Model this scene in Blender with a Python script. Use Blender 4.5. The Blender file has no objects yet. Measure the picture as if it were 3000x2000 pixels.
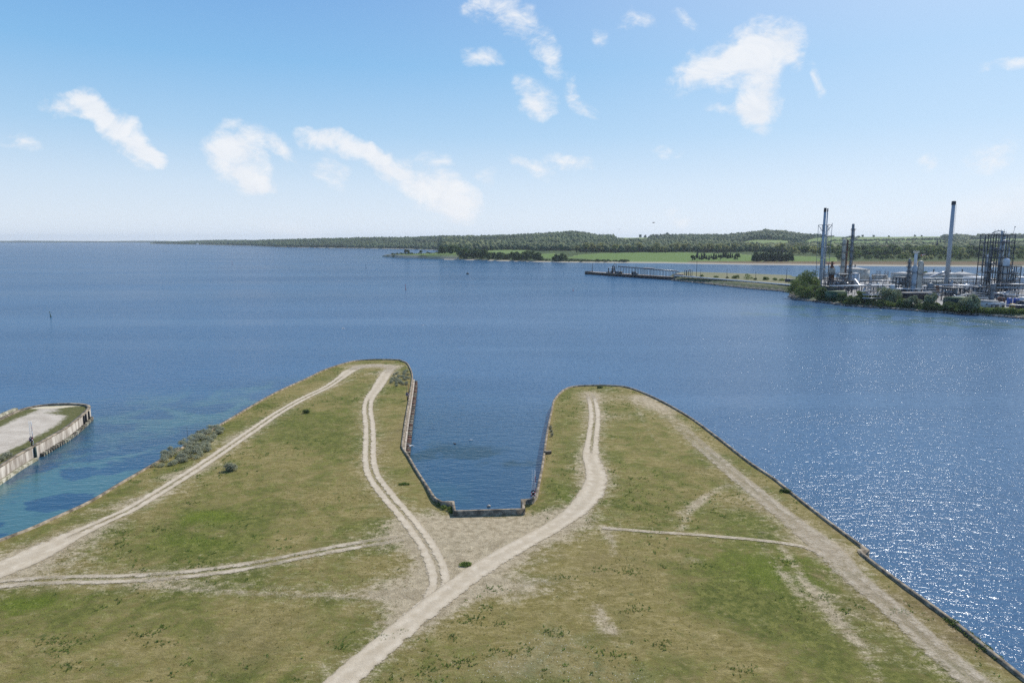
import bpy, math, random
import numpy as np
from mathutils import Vector, Matrix
R = math.radians
random.seed(7); rng = np.random.default_rng(7)
S = bpy.context.scene; COL = S.collection

# ------------------------------------------------------------------ camera
H = 42.3                                   # metres above the water
PITCH = math.atan(297/2000.0); CP, SP = math.cos(PITCH), math.sin(PITCH)
cam = bpy.data.objects.new('camera', bpy.data.cameras.new('camera')); COL.objects.link(cam)
cam.location = (0, 0, H); cam.rotation_euler = (R(90)-PITCH, 0, 0)
cam.data.sensor_width = 36; cam.data.lens = 24; cam.data.clip_start = 1; cam.data.clip_end = 60000
S.camera = cam
S.view_settings.view_transform = 'Standard'; S.view_settings.look = 'None'
S.view_settings.exposure = 0.0; S.view_settings.gamma = 1.0
S.cycles.use_denoising = False
S.cycles.max_bounces = 6; S.cycles.diffuse_bounces = 2; S.cycles.glossy_bounces = 3
S.cycles.transparent_max_bounces = 12; S.cycles.volume_bounces = 0
S.cycles.sample_clamp_indirect = 4.0; S.cycles.sample_clamp_direct = 9.0

# survey: photo sight lines to ground positions (3000 x 2000 sight grid, real metres out)
def W(px, py, z=0.0):
    a = (px-1500)/2000.0; b = (1000-py)/2000.0
    t = (z-H)/(-SP+CP*b)
    return np.array([a*t, (CP+SP*b)*t, z])
def at(px, py, D):
    a = (px-1500)/2000.0; b = (1000-py)/2000.0
    t = D/(CP+SP*b)
    return np.array([a*t, D, H+(-SP+CP*b)*t])
def ztop(D, py):
    v = (1000-py)/2000.0
    return H + D*(v*CP-SP)/(CP+v*SP)
def proj(P):
    P = np.asarray(P, float)
    d = P[..., 1]*CP-(P[..., 2]-H)*SP; u = P[..., 1]*SP+(P[..., 2]-H)*CP
    return 1500+2000*P[..., 0]/d, 1000-2000*u/d

# ------------------------------------------------------------------ world, sun
SUN_AZ, SUN_EL = R(38), R(46)
world = bpy.data.worlds.new('World'); S.world = world; world.use_nodes = True
class NT:
    def __init__(s, tree): s.t = tree; s.n = tree.nodes; s.l = tree.links
    def node(s, typ, **kw):
        n = s.n.new(typ)
        for k, v in kw.items():
            if k.startswith('i_'): n.inputs[k[2:]].default_value = v
            else: setattr(n, k, v)
        return n
    def link(s, a, b): s.l.new(a, b)
    def _in(s, sock, v):
        if isinstance(v, bpy.types.NodeSocket): s.l.new(v, sock)
        else: sock.default_value = v
    def math(s, op, a, b=0.0, clamp=False):
        n = s.n.new('ShaderNodeMath'); n.operation = op; n.use_clamp = clamp
        s._in(n.inputs[0], a); s._in(n.inputs[1], b); return n.outputs[0]
    def rng(s, v, a, b, c=0.0, d=1.0, smooth=True):
        n = s.n.new('ShaderNodeMapRange'); n.interpolation_type = 'SMOOTHSTEP' if smooth else 'LINEAR'
        s._in(n.inputs['Value'], v)
        for k, x in zip(('From Min', 'From Max', 'To Min', 'To Max'), (a, b, c, d)): s._in(n.inputs[k], x)
        return n.outputs[0]
    def mix(s, f, a, b, mode='MIX'):
        n = s.n.new('ShaderNodeMix'); n.data_type = 'RGBA'; n.blend_type = mode; n.clamp_factor = True
        s._in(n.inputs[0], f)
        for sock, v in ((n.inputs[6], a), (n.inputs[7], b)):
            if isinstance(v, (tuple, list)): v = (*v[:3], 1)
            s._in(sock, v)
        return n.outputs[2]
    def noise(s, vec, scale, detail=3, rough=.55, dist=0.0):
        n = s.n.new('ShaderNodeTexNoise'); n.inputs['Scale'].default_value = scale
        n.inputs['Detail'].default_value = detail; n.inputs['Roughness'].default_value = rough
        n.inputs['Distortion'].default_value = dist
        if vec is not None: s.l.new(vec, n.inputs['Vector'])
        return n.outputs['Fac']
    def mapping(s, vec, loc=(0, 0, 0), rot=(0, 0, 0), sc=(1, 1, 1), typ='POINT'):
        n = s.n.new('ShaderNodeMapping'); n.vector_type = typ
        s.l.new(vec, n.inputs['Vector']); n.inputs['Location'].default_value = loc
        n.inputs['Rotation'].default_value = rot; n.inputs['Scale'].default_value = sc
        return n.outputs[0]
    def blob(s, vec, c, r, rot=0.0, w=1.0, typ='SPHERICAL'):
        m = s.mapping(vec, (c[0], c[1], 0), (0, 0, rot), (r[0], r[1], 1), 'TEXTURE')
        g = s.n.new('ShaderNodeTexGradient'); g.gradient_type = typ; s.l.new(m, g.inputs[0])
        return s.math('MULTIPLY', g.outputs['Fac'], w)
    def blobs(s, vec, items, typ='SPHERICAL'):
        o = None
        for it in items:
            b = s.blob(vec, *it, typ=typ)
            o = b if o is None else s.math('ADD', o, b)
        return o

# cloud banks by sky direction: sight x, sight y, half length, half height, slope in degrees, weight
CLOUDS = [(345,385,175,72,38,1.2),(258,330,80,50,30,.7),(190,318,90,42,20,.6),(430,440,60,34,40,1.0),(64,430,95,40,14,.75),
 (715,405,140,62,8,.85),(715,500,135,82,25,1.15),(830,425,85,40,36,.8),(650,440,70,40,10,.6),(770,540,70,40,20,.9),
 (930,395,85,30,20,.7),(1035,445,150,55,28,1.1),(1150,500,130,50,30,1.1),(960,500,70,36,42,.65),
 (1290,560,150,92,38,1.15),(1365,605,80,58,35,1.0),(1419,530,30,30,30,.45),
 (1500,45,140,50,42,.62),(1385,18,55,36,10,.55),(1416,158,72,48,26,.72),(1612,165,36,78,-12,.55),
 (1545,285,72,42,60,.6),(1590,270,70,34,45,.55),(1565,315,60,40,20,.45),(1680,265,34,70,-12,.5),(1715,312,50,30,36,.55),
 (2140,190,165,112,-12,1.3),(2250,125,130,82,-16,1.1),(2232,290,76,135,-6,1.25),(2010,245,95,62,-20,.55),(2330,145,62,66,0,.6),
 (2130,335,80,22,-5,.5),(2200,340,70,60,20,.8),(2399,235,24,58,-8,.5),(2965,183,100,36,-14,.75),(2905,440,105,60,-24,.55),(2724,466,40,32,-20,.4),
 (1575,500,85,42,24,.8),(1660,480,85,30,26,.7),(1517,472,40,30,20,.6),(1979,618,60,36,25,.42),
 (1864,61,45,42,-10,.48),(1994,45,70,34,26,.45),(1777,85,38,38,-10,.4),(1961,455,50,22,20,.38)]
def build_world():
    t = NT(world.node_tree); bg = t.n['Background']
    sky = t.node('ShaderNodeTexSky', sky_type='NISHITA', sun_disc=False, sun_elevation=SUN_EL, sun_rotation=SUN_AZ,
                 air_density=1.0, dust_density=0.6, ozone_density=2.0, altitude=40)
    tc = t.node('ShaderNodeTexCoord'); sep = t.node('ShaderNodeSeparateXYZ'); t.link(tc.outputs['Generated'], sep.inputs[0])
    x, y, z = sep.outputs
    yy = t.math('MAXIMUM', y, .05)
    u = t.math('DIVIDE', x, yy); v = t.math('DIVIDE', z, yy)
    cb = t.node('ShaderNodeCombineXYZ'); t.link(u, cb.inputs[0]); t.link(v, cb.inputs[1]); uv = cb.outputs[0]
    # clear-air colour: the sky texture looked up above its dusty horizon, paled towards the sea by maritime haze
    up = t.node('ShaderNodeVectorMath', operation='ADD'); t.link(tc.outputs['Generated'], up.inputs[0]); up.inputs[1].default_value = (0, 0, .45)
    nm = t.node('ShaderNodeVectorMath', operation='NORMALIZE'); t.link(up.outputs[0], nm.inputs[0]); t.link(nm.outputs[0], sky.inputs['Vector'])
    rp = t.node('ShaderNodeValToRGB'); t.link(t.math('MAXIMUM', z, 0.0), rp.inputs[0])
    for e in SKY_RAMP[2:]: rp.color_ramp.elements.new(.5)
    for el, (p, c) in zip(rp.color_ramp.elements, SKY_RAMP): el.position = p; el.color = (*c, 1)
    air = t.node('ShaderNodeVectorMath', operation='SCALE'); t.link(rp.outputs[0], air.inputs[0]); air.inputs['Scale'].default_value = 10
    col = t.mix(.86, sky.outputs[0], air.outputs[0])
    # forward glow of the air round the sun
    dp = t.node('ShaderNodeVectorMath', operation='DOT_PRODUCT'); t.link(tc.outputs['Generated'], dp.inputs[0])
    dp.inputs[1].default_value = (math.sin(SUN_AZ)*math.cos(SUN_EL), math.cos(SUN_AZ)*math.cos(SUN_EL), math.sin(SUN_EL))
    glow = t.math('MULTIPLY', t.math('POWER', t.math('MAXIMUM', dp.outputs['Value'], 0.0), 7.0), .62)
    col = t.mix(t.math('MINIMUM', glow, .8), col, (11.5, 12, 12.5))
    # clouds
    items = []
    for (px, py, a, b, rot, w) in CLOUDS:
        d = at(px, py, 1.0); k = 1.22 if w < .75 else 1.0; a *= k; b *= k; w = w+.1 if w < .75 else w; items.append(((d[0], d[2]-H), (a/2120.0, b/2120.0), -R(rot), w))
    n1 = t.node('ShaderNodeTexNoise'); n1.inputs['Scale'].default_value = 11; n1.inputs['Detail'].default_value = 7
    t.link(uv, n1.inputs['Vector'])
    off = t.node('ShaderNodeVectorMath', operation='SUBTRACT'); t.link(n1.outputs['Color'], off.inputs[0]); off.inputs[1].default_value = (.5, .5, .5)
    sc = t.node('ShaderNodeVectorMath', operation='SCALE'); t.link(off.outputs[0], sc.inputs[0]); sc.inputs['Scale'].default_value = .075
    ad = t.node('ShaderNodeVectorMath', operation='ADD'); t.link(uv, ad.inputs[0]); t.link(sc.outputs[0], ad.inputs[1])
    m = t.blobs(ad.outputs[0], items)
    st = t.mapping(uv, rot=(0, 0, R(35)), sc=(.75, 1.25, 1))
    n2 = t.noise(st, 20, 9, .68, .8)
    n3 = t.noise(st, 62, 7, .66, .4)
    body = t.math('ADD', m, t.math('MULTIPLY', t.math('SUBTRACT', n2, .5), 1.75))
    body = t.math('ADD', body, t.math('MULTIPLY', t.math('SUBTRACT', n3, .5), 1.15))
    body = t.math('MULTIPLY', body, t.rng(m, .02, .3))
    fac = t.rng(body, .02, 1.12)
    thin = t.math('MULTIPLY', t.blobs(uv, [((at(2960, 610, 1)[0], at(2960, 610, 1)[2]-H), (.30, .045), R(18), .55),
             ((at(890, 690, 1)[0], at(890, 690, 1)[2]-H), (.09, .018), R(-14), .4)]), 1.0)
    fac = t.math('MULTIPLY', t.math('MAXIMUM', fac, thin), t.rng(y, .05, .3))
    fac = t.math('MULTIPLY', fac, .90)
    shade = t.mix(t.rng(n2, .3, .75), CLOUD_LO, CLOUD_HI)
    col = t.mix(fac, col, shade)
    t.link(col, bg.inputs['Color']); bg.inputs['Strength'].default_value = 0.1
SKY_RAMP = [(.0, (.86, .93, 1.0)), (.03, (.83, .92, 1.0)), (.075, (.71, .86, 1.0)), (.143, (.46, .71, .96)), (.23, (.265, .56, .90)), (.31, (.2, .45, .83)), (.5, (.12, .32, .70)), (1, (.08, .22, .56))]
CLOUD_LO, CLOUD_HI = (8.2, 8.6, 9.2), (9.4, 9.5, 9.7)
build_world()
sl = bpy.data.lights.new('sun', 'SUN'); sl.energy = 4.3; sl.angle = R(.53); sl.color = (1, .955, .88)
sun = bpy.data.objects.new('sun', sl); COL.objects.link(sun)
sd = Vector((math.sin(SUN_AZ)*math.cos(SUN_EL), math.cos(SUN_AZ)*math.cos(SUN_EL), math.sin(SUN_EL)))
sun.rotation_euler = sd.to_track_quat('Z', 'Y').to_euler(); sun.location = sd*300

# ------------------------------------------------------------------ helpers
def vnoise(x, y, seed=0):
    xi = np.floor(x).astype(np.int64); yi = np.floor(y).astype(np.int64); fx = x-xi; fy = y-yi
    fx = fx*fx*(3-2*fx); fy = fy*fy*(3-2*fy)
    def h(a, b):
        n = (a*374761393+b*668265263+seed*982451653) & 0x7fffffff
        n = ((n ^ (n >> 13))*1274126177) & 0x7fffffff
        return ((n ^ (n >> 16)) & 0xffff)/65535.0
    return (h(xi, yi)*(1-fx)+h(xi+1, yi)*fx)*(1-fy)+(h(xi, yi+1)*(1-fx)+h(xi+1, yi+1)*fx)*fy
def fbm(x, y, scale, oct=4, seed=0):
    s = 0; a = .5; tot = 0
    for o in range(oct):
        s = s+a*vnoise(x*scale+17.3*o, y*scale-9.1*o, seed+o); tot += a; a *= .5; scale *= 2.03
    return s/tot
def sstep(v, a, b):
    t = np.clip((v-a)/(b-a), 0, 1); return t*t*(3-2*t)
def npmesh(name, V, F, mat=None, parent=None, smooth=False, loc=None, attrs=None, fattr=None):
    """V (n,3), F list of index lists or (m,k) array -> one linked mesh object"""
    me = bpy.data.meshes.new(name)
    V = np.ascontiguousarray(V, np.float32)
    if isinstance(F, np.ndarray):
        m, k = F.shape; loops = np.ascontiguousarray(F.ravel(), np.int32); starts = np.arange(0, m*k, k, dtype=np.int32)
    else:
        loops = np.array([i for f in F for i in f], np.int32)
        ks = np.array([len(f) for f in F]); starts = np.concatenate([[0], np.cumsum(ks)[:-1]]).astype(np.int32); m = len(F)
    me.vertices.add(len(V)); me.vertices.foreach_set('co', V.ravel())
    me.loops.add(len(loops)); me.loops.foreach_set('vertex_index', loops)
    me.polygons.add(m); me.polygons.foreach_set('loop_start', starts)
    if smooth: me.polygons.foreach_set('use_smooth', np.ones(m, bool))
    for an, arr in (attrs or {}).items():
        arr = np.asarray(arr, np.float32)
        if arr.ndim == 2:
            at_ = me.color_attributes.new(an, 'FLOAT_COLOR', 'POINT'); at_.data.foreach_set('color', np.ascontiguousarray(arr).ravel())
        else:
            at_ = me.attributes.new(an, 'FLOAT', 'POINT'); at_.data.foreach_set('value', arr)
    for an, arr in (fattr or {}).items():
        at_ = me.attributes.new(an, 'FLOAT', 'FACE'); at_.data.foreach_set('value', np.asarray(arr, np.float32))
    me.update(calc_edges=True); me.validate()
    if mat is not None: me.materials.append(mat)
    o = bpy.data.objects.new(name, me); COL.objects.link(o)
    if parent is not None: o.parent = parent
    if loc is not None: o.location = loc
    return o
class MB:
    def __init__(s): s.v = []; s.f = []
    def add(s, V, F):
        n = len(s.v); s.v.extend([tuple(map(float, p)) for p in V]); s.f.extend([[i+n for i in f] for f in F]); return s
    def box(s, c, d, rz=0.0):
        x, y, z = [k/2 for k in d]; ca, sa = math.cos(rz), math.sin(rz); P = []
        for k in (-z, z):
            for a, b in ((-x, -y), (x, -y), (x, y), (-x, y)): P.append((c[0]+a*ca-b*sa, c[1]+a*sa+b*ca, c[2]+k))
        return s.add(P, [[3, 2, 1, 0], [4, 5, 6, 7], [0, 1, 5, 4], [1, 2, 6, 5], [2, 3, 7, 6], [3, 0, 4, 7]])
    def cyl(s, p0, p1, r0, r1=None, n=10, caps=True):
        r1 = r0 if r1 is None else r1
        p0 = Vector(p0); p1 = Vector(p1); d = (p1-p0).normalized()
        u = d.cross(Vector((0, 0, 1)) if abs(d.z) < .95 else Vector((1, 0, 0))).normalized(); w = d.cross(u)
        P = []
        for p, r in ((p0, r0), (p1, r1)):
            for i in range(n):
                a = 2*math.pi*i/n; P.append(p+u*(r*math.cos(a))+w*(r*math.sin(a)))
        F = [[i, (i+1) % n, n+(i+1) % n, n+i] for i in range(n)]
        if caps: F += [list(range(n))[::-1], list(range(n, 2*n))]
        return s.add(P, F)
    def beam(s, p0, p1, w=.2): return s.cyl(p0, p1, w*.7, w*.7, 4)
    def tube(s, pts, r, n=8):
        pts = [Vector(p) for p in pts]; P = []; m = len(pts)
        for i, p in enumerate(pts):
            d = (pts[min(i+1, m-1)]-pts[max(i-1, 0)]).normalized()
            u = d.cross(Vector((0, 0, 1)) if abs(d.z) < .95 else Vector((1, 0, 0))).normalized(); w = d.cross(u).normalized()
            for k in range(n):
                a = 2*math.pi*k/n; P.append(p+u*(r*math.cos(a))+w*(r*math.sin(a)))
        F = [[i*n+k, i*n+(k+1) % n, (i+1)*n+(k+1) % n, (i+1)*n+k] for i in range(m-1) for k in range(n)]
        F += [list(range(n))[::-1], list(range((m-1)*n, m*n))]
        return s.add(P, F)
    def lathe(s, prof, c=(0, 0, 0), n=20):
        P = []; m = len(prof)
        for r, z in prof:
            for k in range(n):
                a = 2*math.pi*k/n; P.append((c[0]+r*math.cos(a), c[1]+r*math.sin(a), c[2]+z))
        F = [[i*n+k, i*n+(k+1) % n, (i+1)*n+(k+1) % n, (i+1)*n+k] for i in range(m-1) for k in range(n)]
        F += [list(range(n))[::-1], list(range((m-1)*n, m*n))]
        return s.add(P, F)
    def ring(s, c, R_, r, n=16, m=6, axis='z'):
        P = []
        for i in range(n):
            a = 2*math.pi*i/n
            for k in range(m):
                b = 2*math.pi*k/m; q = R_+r*math.cos(b); x, y, z = q*math.cos(a), q*math.sin(a), r*math.sin(b)
                if axis == 'y': x, y, z = x, z, y
                P.append((c[0]+x, c[1]+y, c[2]+z))
        return s.add(P, [[i*m+k, ((i+1) % n)*m+k, ((i+1) % n)*m+(k+1) % m, i*m+(k+1) % m] for i in range(n) for k in range(m)])
    def prism(s, poly, z0, z1):
        n = len(poly)
        return s.add([(x, y, z0) for x, y in poly]+[(x, y, z1) for x, y in poly],
                     [list(range(n))[::-1], list(range(n, 2*n))]+[[i, (i+1) % n, n+(i+1) % n, n+i] for i in range(n)])
    def build(s, name, mat, parent=None, smooth=False, loc=None):
        return npmesh(name, np.array(s.v), s.f, mat, parent, smooth, loc)
def tag(o, label=None, cat=None, group=None, kind=None):
    kind = kind or ('thing' if label else None)
    for k, v in (('label', label), ('category', cat), ('group', group), ('kind', kind)):
        if v: o[k] = v
    return o
def thing(name, loc, label, cat, group=None, rz=0.0):
    o = bpy.data.objects.new(name, None); COL.objects.link(o); o.location = loc; o.rotation_euler = (0, 0, rz)
    o.empty_display_size = .5
    return tag(o, label, cat, group)
def dup(o, loc=None, rz=None, label=None, parent=None, scale=None, group=None):
    c = o.copy(); COL.objects.link(c)
    if parent is not None: c.parent = parent
    if loc is not None: c.location = loc
    if rz is not None: c.rotation_euler = (0, 0, rz)
    if scale is not None: c.scale = scale
    if label: c['label'] = label
    if group: c['group'] = group
    for ch in list(o.children): dup(ch, parent=c)
    return c

# ------------------------------------------------------------------ materials
def mat(name, col, rough=.8, metal=0.0, var=.18, scale=1.2, bump=0.0, col2=None, streak=None, spec=.3):
    m = bpy.data.materials.new(name); m.use_nodes = True; t = NT(m.node_tree); b = t.n['Principled BSDF']
    g = t.node('ShaderNodeNewGeometry').outputs['Position']
    v = g if streak is None else t.mapping(g, sc=(1, 1, streak))
    n1 = t.noise(v, scale, 5, .6)
    c2 = col2 or tuple(c*(1-2.2*var) for c in col)
    c3 = tuple(min(1, c*(1+var)) for c in col)
    c = t.mix(t.rng(n1, .35, .72), c2, c3)
    t.link(c, b.inputs['Base Color']); b.inputs['Roughness'].default_value = rough; b.inputs['Metallic'].default_value = metal
    b.inputs['Specular IOR Level'].default_value = spec
    if bump:
        bp = t.node('ShaderNodeBump'); bp.inputs['Strength'].default_value = .6; bp.inputs['Distance'].default_value = bump
        t.link(t.noise(g, scale*6, 4), bp.inputs['Height']); t.link(bp.outputs[0], b.inputs['Normal'])
    return m
def leaf_mat(name, col, tr=.42, amp=.5):
    m = bpy.data.materials.new(name); m.use_nodes = True; t = NT(m.node_tree); b = t.n['Principled BSDF']
    a = t.node('ShaderNodeAttribute', attribute_name='tint').outputs['Fac']
    lo = tuple(c*(1-amp) for c in col); hi = (min(1, col[0]*(1+amp)), min(1, col[1]*(1+amp*.85)), min(1, col[2]*(1+amp*.6)))
    ob = t.node('ShaderNodeObjectInfo').outputs['Random']
    c = t.mix(a, lo, hi); c = t.mix(t.math('MULTIPLY', ob, .5), c, tuple(k*.6 for k in col))
    t.link(c, b.inputs['Base Color']); b.inputs['Roughness'].default_value = .75; b.inputs['Specular IOR Level'].default_value = .15
    tb = t.node('ShaderNodeBsdfTranslucent'); t.link(c, tb.inputs['Color'])
    mx = t.node('ShaderNodeMixShader'); mx.inputs[0].default_value = tr
    t.link(b.outputs[0], mx.inputs[1]); t.link(tb.outputs[0], mx.inputs[2]); t.link(mx.outputs[0], t.n['Material Output'].inputs[0])
    return m
M = {}
M['parapet'] = mat('parapet_concrete', (.33, .265, .185), .9, var=.3, scale=.9, bump=.02)
M['whitewall'] = mat('stained_concrete', (.47, .425, .36), .9, var=.16, scale=1.1, bump=.02, col2=(.24, .2, .16), streak=.18)
M['ledge'] = mat('mossy_concrete', (.42, .39, .31), .9, var=.2, scale=1.3, bump=.02, col2=(.16, .15, .09))
M['pile'] = mat('weathered_piling', (.26, .23, .18), .9, var=.3, scale=1.5, col2=(.05, .045, .035))
M['rustpile'] = mat('rusted_piling', (.2, .10, .07), .9, var=.3, scale=2.0, col2=(.05, .04, .035))
M['black'] = mat('tarred_black', (.02, .021, .023), .7)
M['wood'] = mat('grey_timber', (.17, .13, .09), .9, var=.25, scale=2)
M['red'] = mat('red_paint', (.45, .03, .03), .5); M['white'] = mat('white_paint', (.78, .78, .76), .5, var=.06)
M['yellow'] = mat('yellow_paint', (.62, .40, .04), .5); M['blue'] = mat('blue_paint', (.03, .10, .42), .45)
M['green'] = mat('green_cladding', (.05, .11, .07), .6, var=.15, scale=.6); M['dgreen'] = mat('dark_green_cladding', (.022, .05, .045), .6)
M['lgreen'] = mat('mossy_roof', (.16, .20, .10), .8, var=.2, scale=.5)
M['stack'] = mat('grey_stack_paint', (.36, .41, .46), .6, var=.07, scale=.25, streak=.3); M['stacklo'] = mat('bare_concrete_sleeve', (.40, .42, .43), .8, var=.1, scale=.4)
M['steel'] = mat('galvanised_steel', (.20, .22, .24), .5, .3, var=.2, scale=.8); M['dsteel'] = mat('dark_steelwork', (.06, .07, .085), .6, var=.25, scale=.6)
M['silver'] = mat('aluminium_cladding', (.46, .47, .49), .32, .75, var=.08, scale=.5); M['pipe'] = mat('pale_pipe', (.42, .45, .47), .4, .35, var=.1, scale=.4)
M['tank'] = mat('cream_tank_paint', (.60, .57, .50), .6, var=.08, scale=.3, col2=(.40, .36, .30), streak=.4); M['wtank'] = mat('white_tank_paint', (.62, .63, .64), .5, var=.08, scale=.3)
M['tankroof'] = mat('tank_roof_grey', (.38, .37, .35), .75, var=.15, scale=.3); M['rust'] = mat('rusty_steel', (.22, .09, .045), .85, var=.3, scale=.8, col2=(.05, .03, .025))
M['beige'] = mat('beige_vessel_paint', (.48, .44, .37), .5, var=.12, scale=.4, streak=.4); M['tarmac'] = mat('jetty_deck', (.42, .34, .28), .9, var=.2, scale=.2)
M['rock'] = mat('shore_rock', (.33, .29, .25), .9, var=.3, scale=.7, bump=.05); M['bark'] = mat('bark', (.09, .07, .055), .9, var=.25, scale=2)
M['roofred'] = mat('red_roof_tiles', (.22, .085, .06), .85); M['brick'] = mat('church_brick', (.27, .13, .10), .9); M['slate'] = mat('dark_spire', (.05, .055, .07), .7)
M['leaf'] = leaf_mat('leaf_green', (.175, .235, .07)); M['leafpale'] = leaf_mat('spring_leaf', (.36, .375, .165)); M['leafdark'] = leaf_mat('dark_leaf', (.105, .155, .058))
M['conifer'] = leaf_mat('pine_needles', (.06, .088, .045)); M['buckthorn'] = leaf_mat('grey_buckthorn_leaf', (.39, .40, .285), .45, .38); M['silverleaf'] = leaf_mat('silvery_willow_leaf', (.24, .285, .18), .35)
M['feather'] = mat('white_feather', (.8, .8, .78), .6, var=.04); M['feathergrey'] = mat('grey_feather', (.3, .3, .31), .6); M['featherbrown'] = mat('brown_feather', (.16, .11, .075), .7)

# ------------------------------------------------------------------ quay outlines (traced along the parapet, z = 2.6)
TOP = 2.6
def catmull(P, step, corner=38):
    P = [np.array(p[:2], float) for p in P]; out = [P[0]]; n = len(P)
    def sharp(i):
        if i <= 0 or i >= n-1: return True
        a = P[i]-P[i-1]; b = P[i+1]-P[i]
        return math.degrees(math.acos(np.clip(a@b/np.linalg.norm(a)/np.linalg.norm(b), -1, 1))) > corner
    for i in range(n-1):
        p1, p2 = P[i], P[i+1]; L = np.linalg.norm(p2-p1)
        m1 = (p2-p1) if sharp(i) else (p2-P[i-1])*L/(L+np.linalg.norm(p1-P[i-1]))
        m2 = (p2-p1) if sharp(i+1) else (P[i+2]-p1)*L/(L+np.linalg.norm(P[i+2]-p2))
        k = max(1, int(L/step))
        for j in range(1, k+1):
            s = j/k; out.append((2*s**3-3*s**2+1)*p1+(s**3-2*s**2+s)*m1+(-2*s**3+3*s**2)*p2+(s**3-s**2)*m2)
    return np.array(out)
PIER = [(-150,1640),(0,1578),(76,1550),(168,1509.5),(260,1467.4),(344,1417.6),(428,1369),(545,1302),(658,1234),(804,1150),(900,1106),(955,1080),(1031,1057),
 (1072,1052.5),(1124,1051),(1170,1052.5),(1190,1061),(1201,1077),(1206.5,1092),(1207.5,1106.6),(1199,1164),(1188,1229),(1178.5,1298),(1177.5,1305.6),
 (1194,1331),(1220,1375),(1254,1427),(1275,1458),(1294,1468.5),(1327,1468),(1332,1495.3),(1535,1489.2),(1529,1462.3),(1560,1460.6),(1571,1449),
 (1575,1432),(1588.7,1364),(1602.5,1268),(1618,1192),(1623,1171.5),(1641,1149),(1657.6,1137),(1677,1130.5),(1706,1127.6),(1761.6,1126.4),(1800,1127.6),
 (1830,1130.6),(1863.6,1140.4),(1910,1159.5),(1961,1185),(2025,1223),(2110,1285),(2195,1351),(2268,1400),(2330,1450),(2414,1515),(2541,1608.5),(2518,1609),
 (2525,1618),(2636,1702),(2789,1813),(2942,1936),(3000,1982),(3120,2080)]
pier_line = catmull([W(x, y, TOP) for x, y in PIER], 1.2)
d = pier_line[-1]-pier_line[-8]; d /= np.linalg.norm(d)
d0 = pier_line[0]-pier_line[8]; d0 /= np.linalg.norm(d0)
pier_line = np.vstack([pier_line[0]+d0*45, pier_line[0]+d0*22, pier_line, pier_line[-1]+d*25, pier_line[-1]+d*50])
pier_poly = np.vstack([pier_line, [[pier_line[-1][0], -90], [pier_line[0][0], -90]]])
ISLE = [(-140,1450),(0,1366),(38,1341),(94,1309),(153,1276),(191,1254),(226,1228),(247,1209.5),(258,1198.5),(260.5,1192),(252,1186.5),(229.5,1183.6),(191,1182.8),(145,1184.8),(99.5,1190.7),(63,1200),(0,1227),(-140,1290)]
isle_line = catmull([W(x, y, TOP) for x, y in ISLE], .8)
isle_poly = np.vstack([isle_line, [isle_line[-1]+np.array([-40, -10]), isle_line[0]+np.array([-60, -10])]])
def seg_dist(P, line, chunk=20000):
    A = line[:-1]; B = line[1:]; AB = B-A; L2 = (AB**2).sum(1)+1e-12
    dist = np.empty(len(P)); near = np.empty((len(P), 2)); along = np.empty(len(P))
    cum = np.concatenate([[0], np.cumsum(np.sqrt(L2))])
    for c in range(0, len(P), chunk):
        p = P[c:c+chunk]; t = np.clip(((p[:, None]-A[None])*AB[None]).sum(2)/L2, 0, 1)
        q = A[None]+t[..., None]*AB[None]; dd = ((p[:, None]-q)**2).sum(2); k = dd.argmin(1); i = np.arange(len(p))
        dist[c:c+chunk] = np.sqrt(dd[i, k]); near[c:c+chunk] = q[i, k]; along[c:c+chunk] = cum[k]+t[i, k]*np.sqrt(L2[k])
    return dist, near, along
def inside(P, poly):
    x, y = P[:, 0], P[:, 1]; r = np.zeros(len(P), bool); n = len(poly)
    for i in range(n):
        (x1, y1), (x2, y2) = poly[i], poly[(i+1) % n]
        if y1 == y2: continue
        c = ((y1 > y) != (y2 > y)) & (x < (x2-x1)*(y-y1)/(y2-y1)+x1); r ^= c
    return r
def sweep(line, w, z0, z1, closed=False):
    n = len(line); off = np.zeros((n, 2))
    for i in range(n):
        a = line[i]-line[i-1] if i > 0 else line[1]-line[0]; b = line[i+1]-line[i] if i < n-1 else line[i]-line[i-1]
        a = a/np.linalg.norm(a); b = b/np.linalg.norm(b); na = np.array([-a[1], a[0]]); nb = np.array([-b[1], b[0]])
        m = na+nb; L = np.linalg.norm(m); m = m/L if L > 1e-3 else na; off[i] = m/max(.45, m@na)
    l = line+off*w/2; r = line-off*w/2; mb = MB(); P = []
    z1 = np.broadcast_to(z1, (n,)); 
    for i in range(n): P += [(*l[i], z0), (*l[i], z1[i]), (*r[i], z1[i]), (*r[i], z0)]
    F = [[i*4+k, i*4+(k+1) % 4, (i+1)*4+(k+1) % 4, (i+1)*4+k] for i in range(n-1) for k in range(3)]
    F += [[0, 1, 2, 3], [(n-1)*4+k for k in (3, 2, 1, 0)]]
    return mb.add(P, F)

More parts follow.
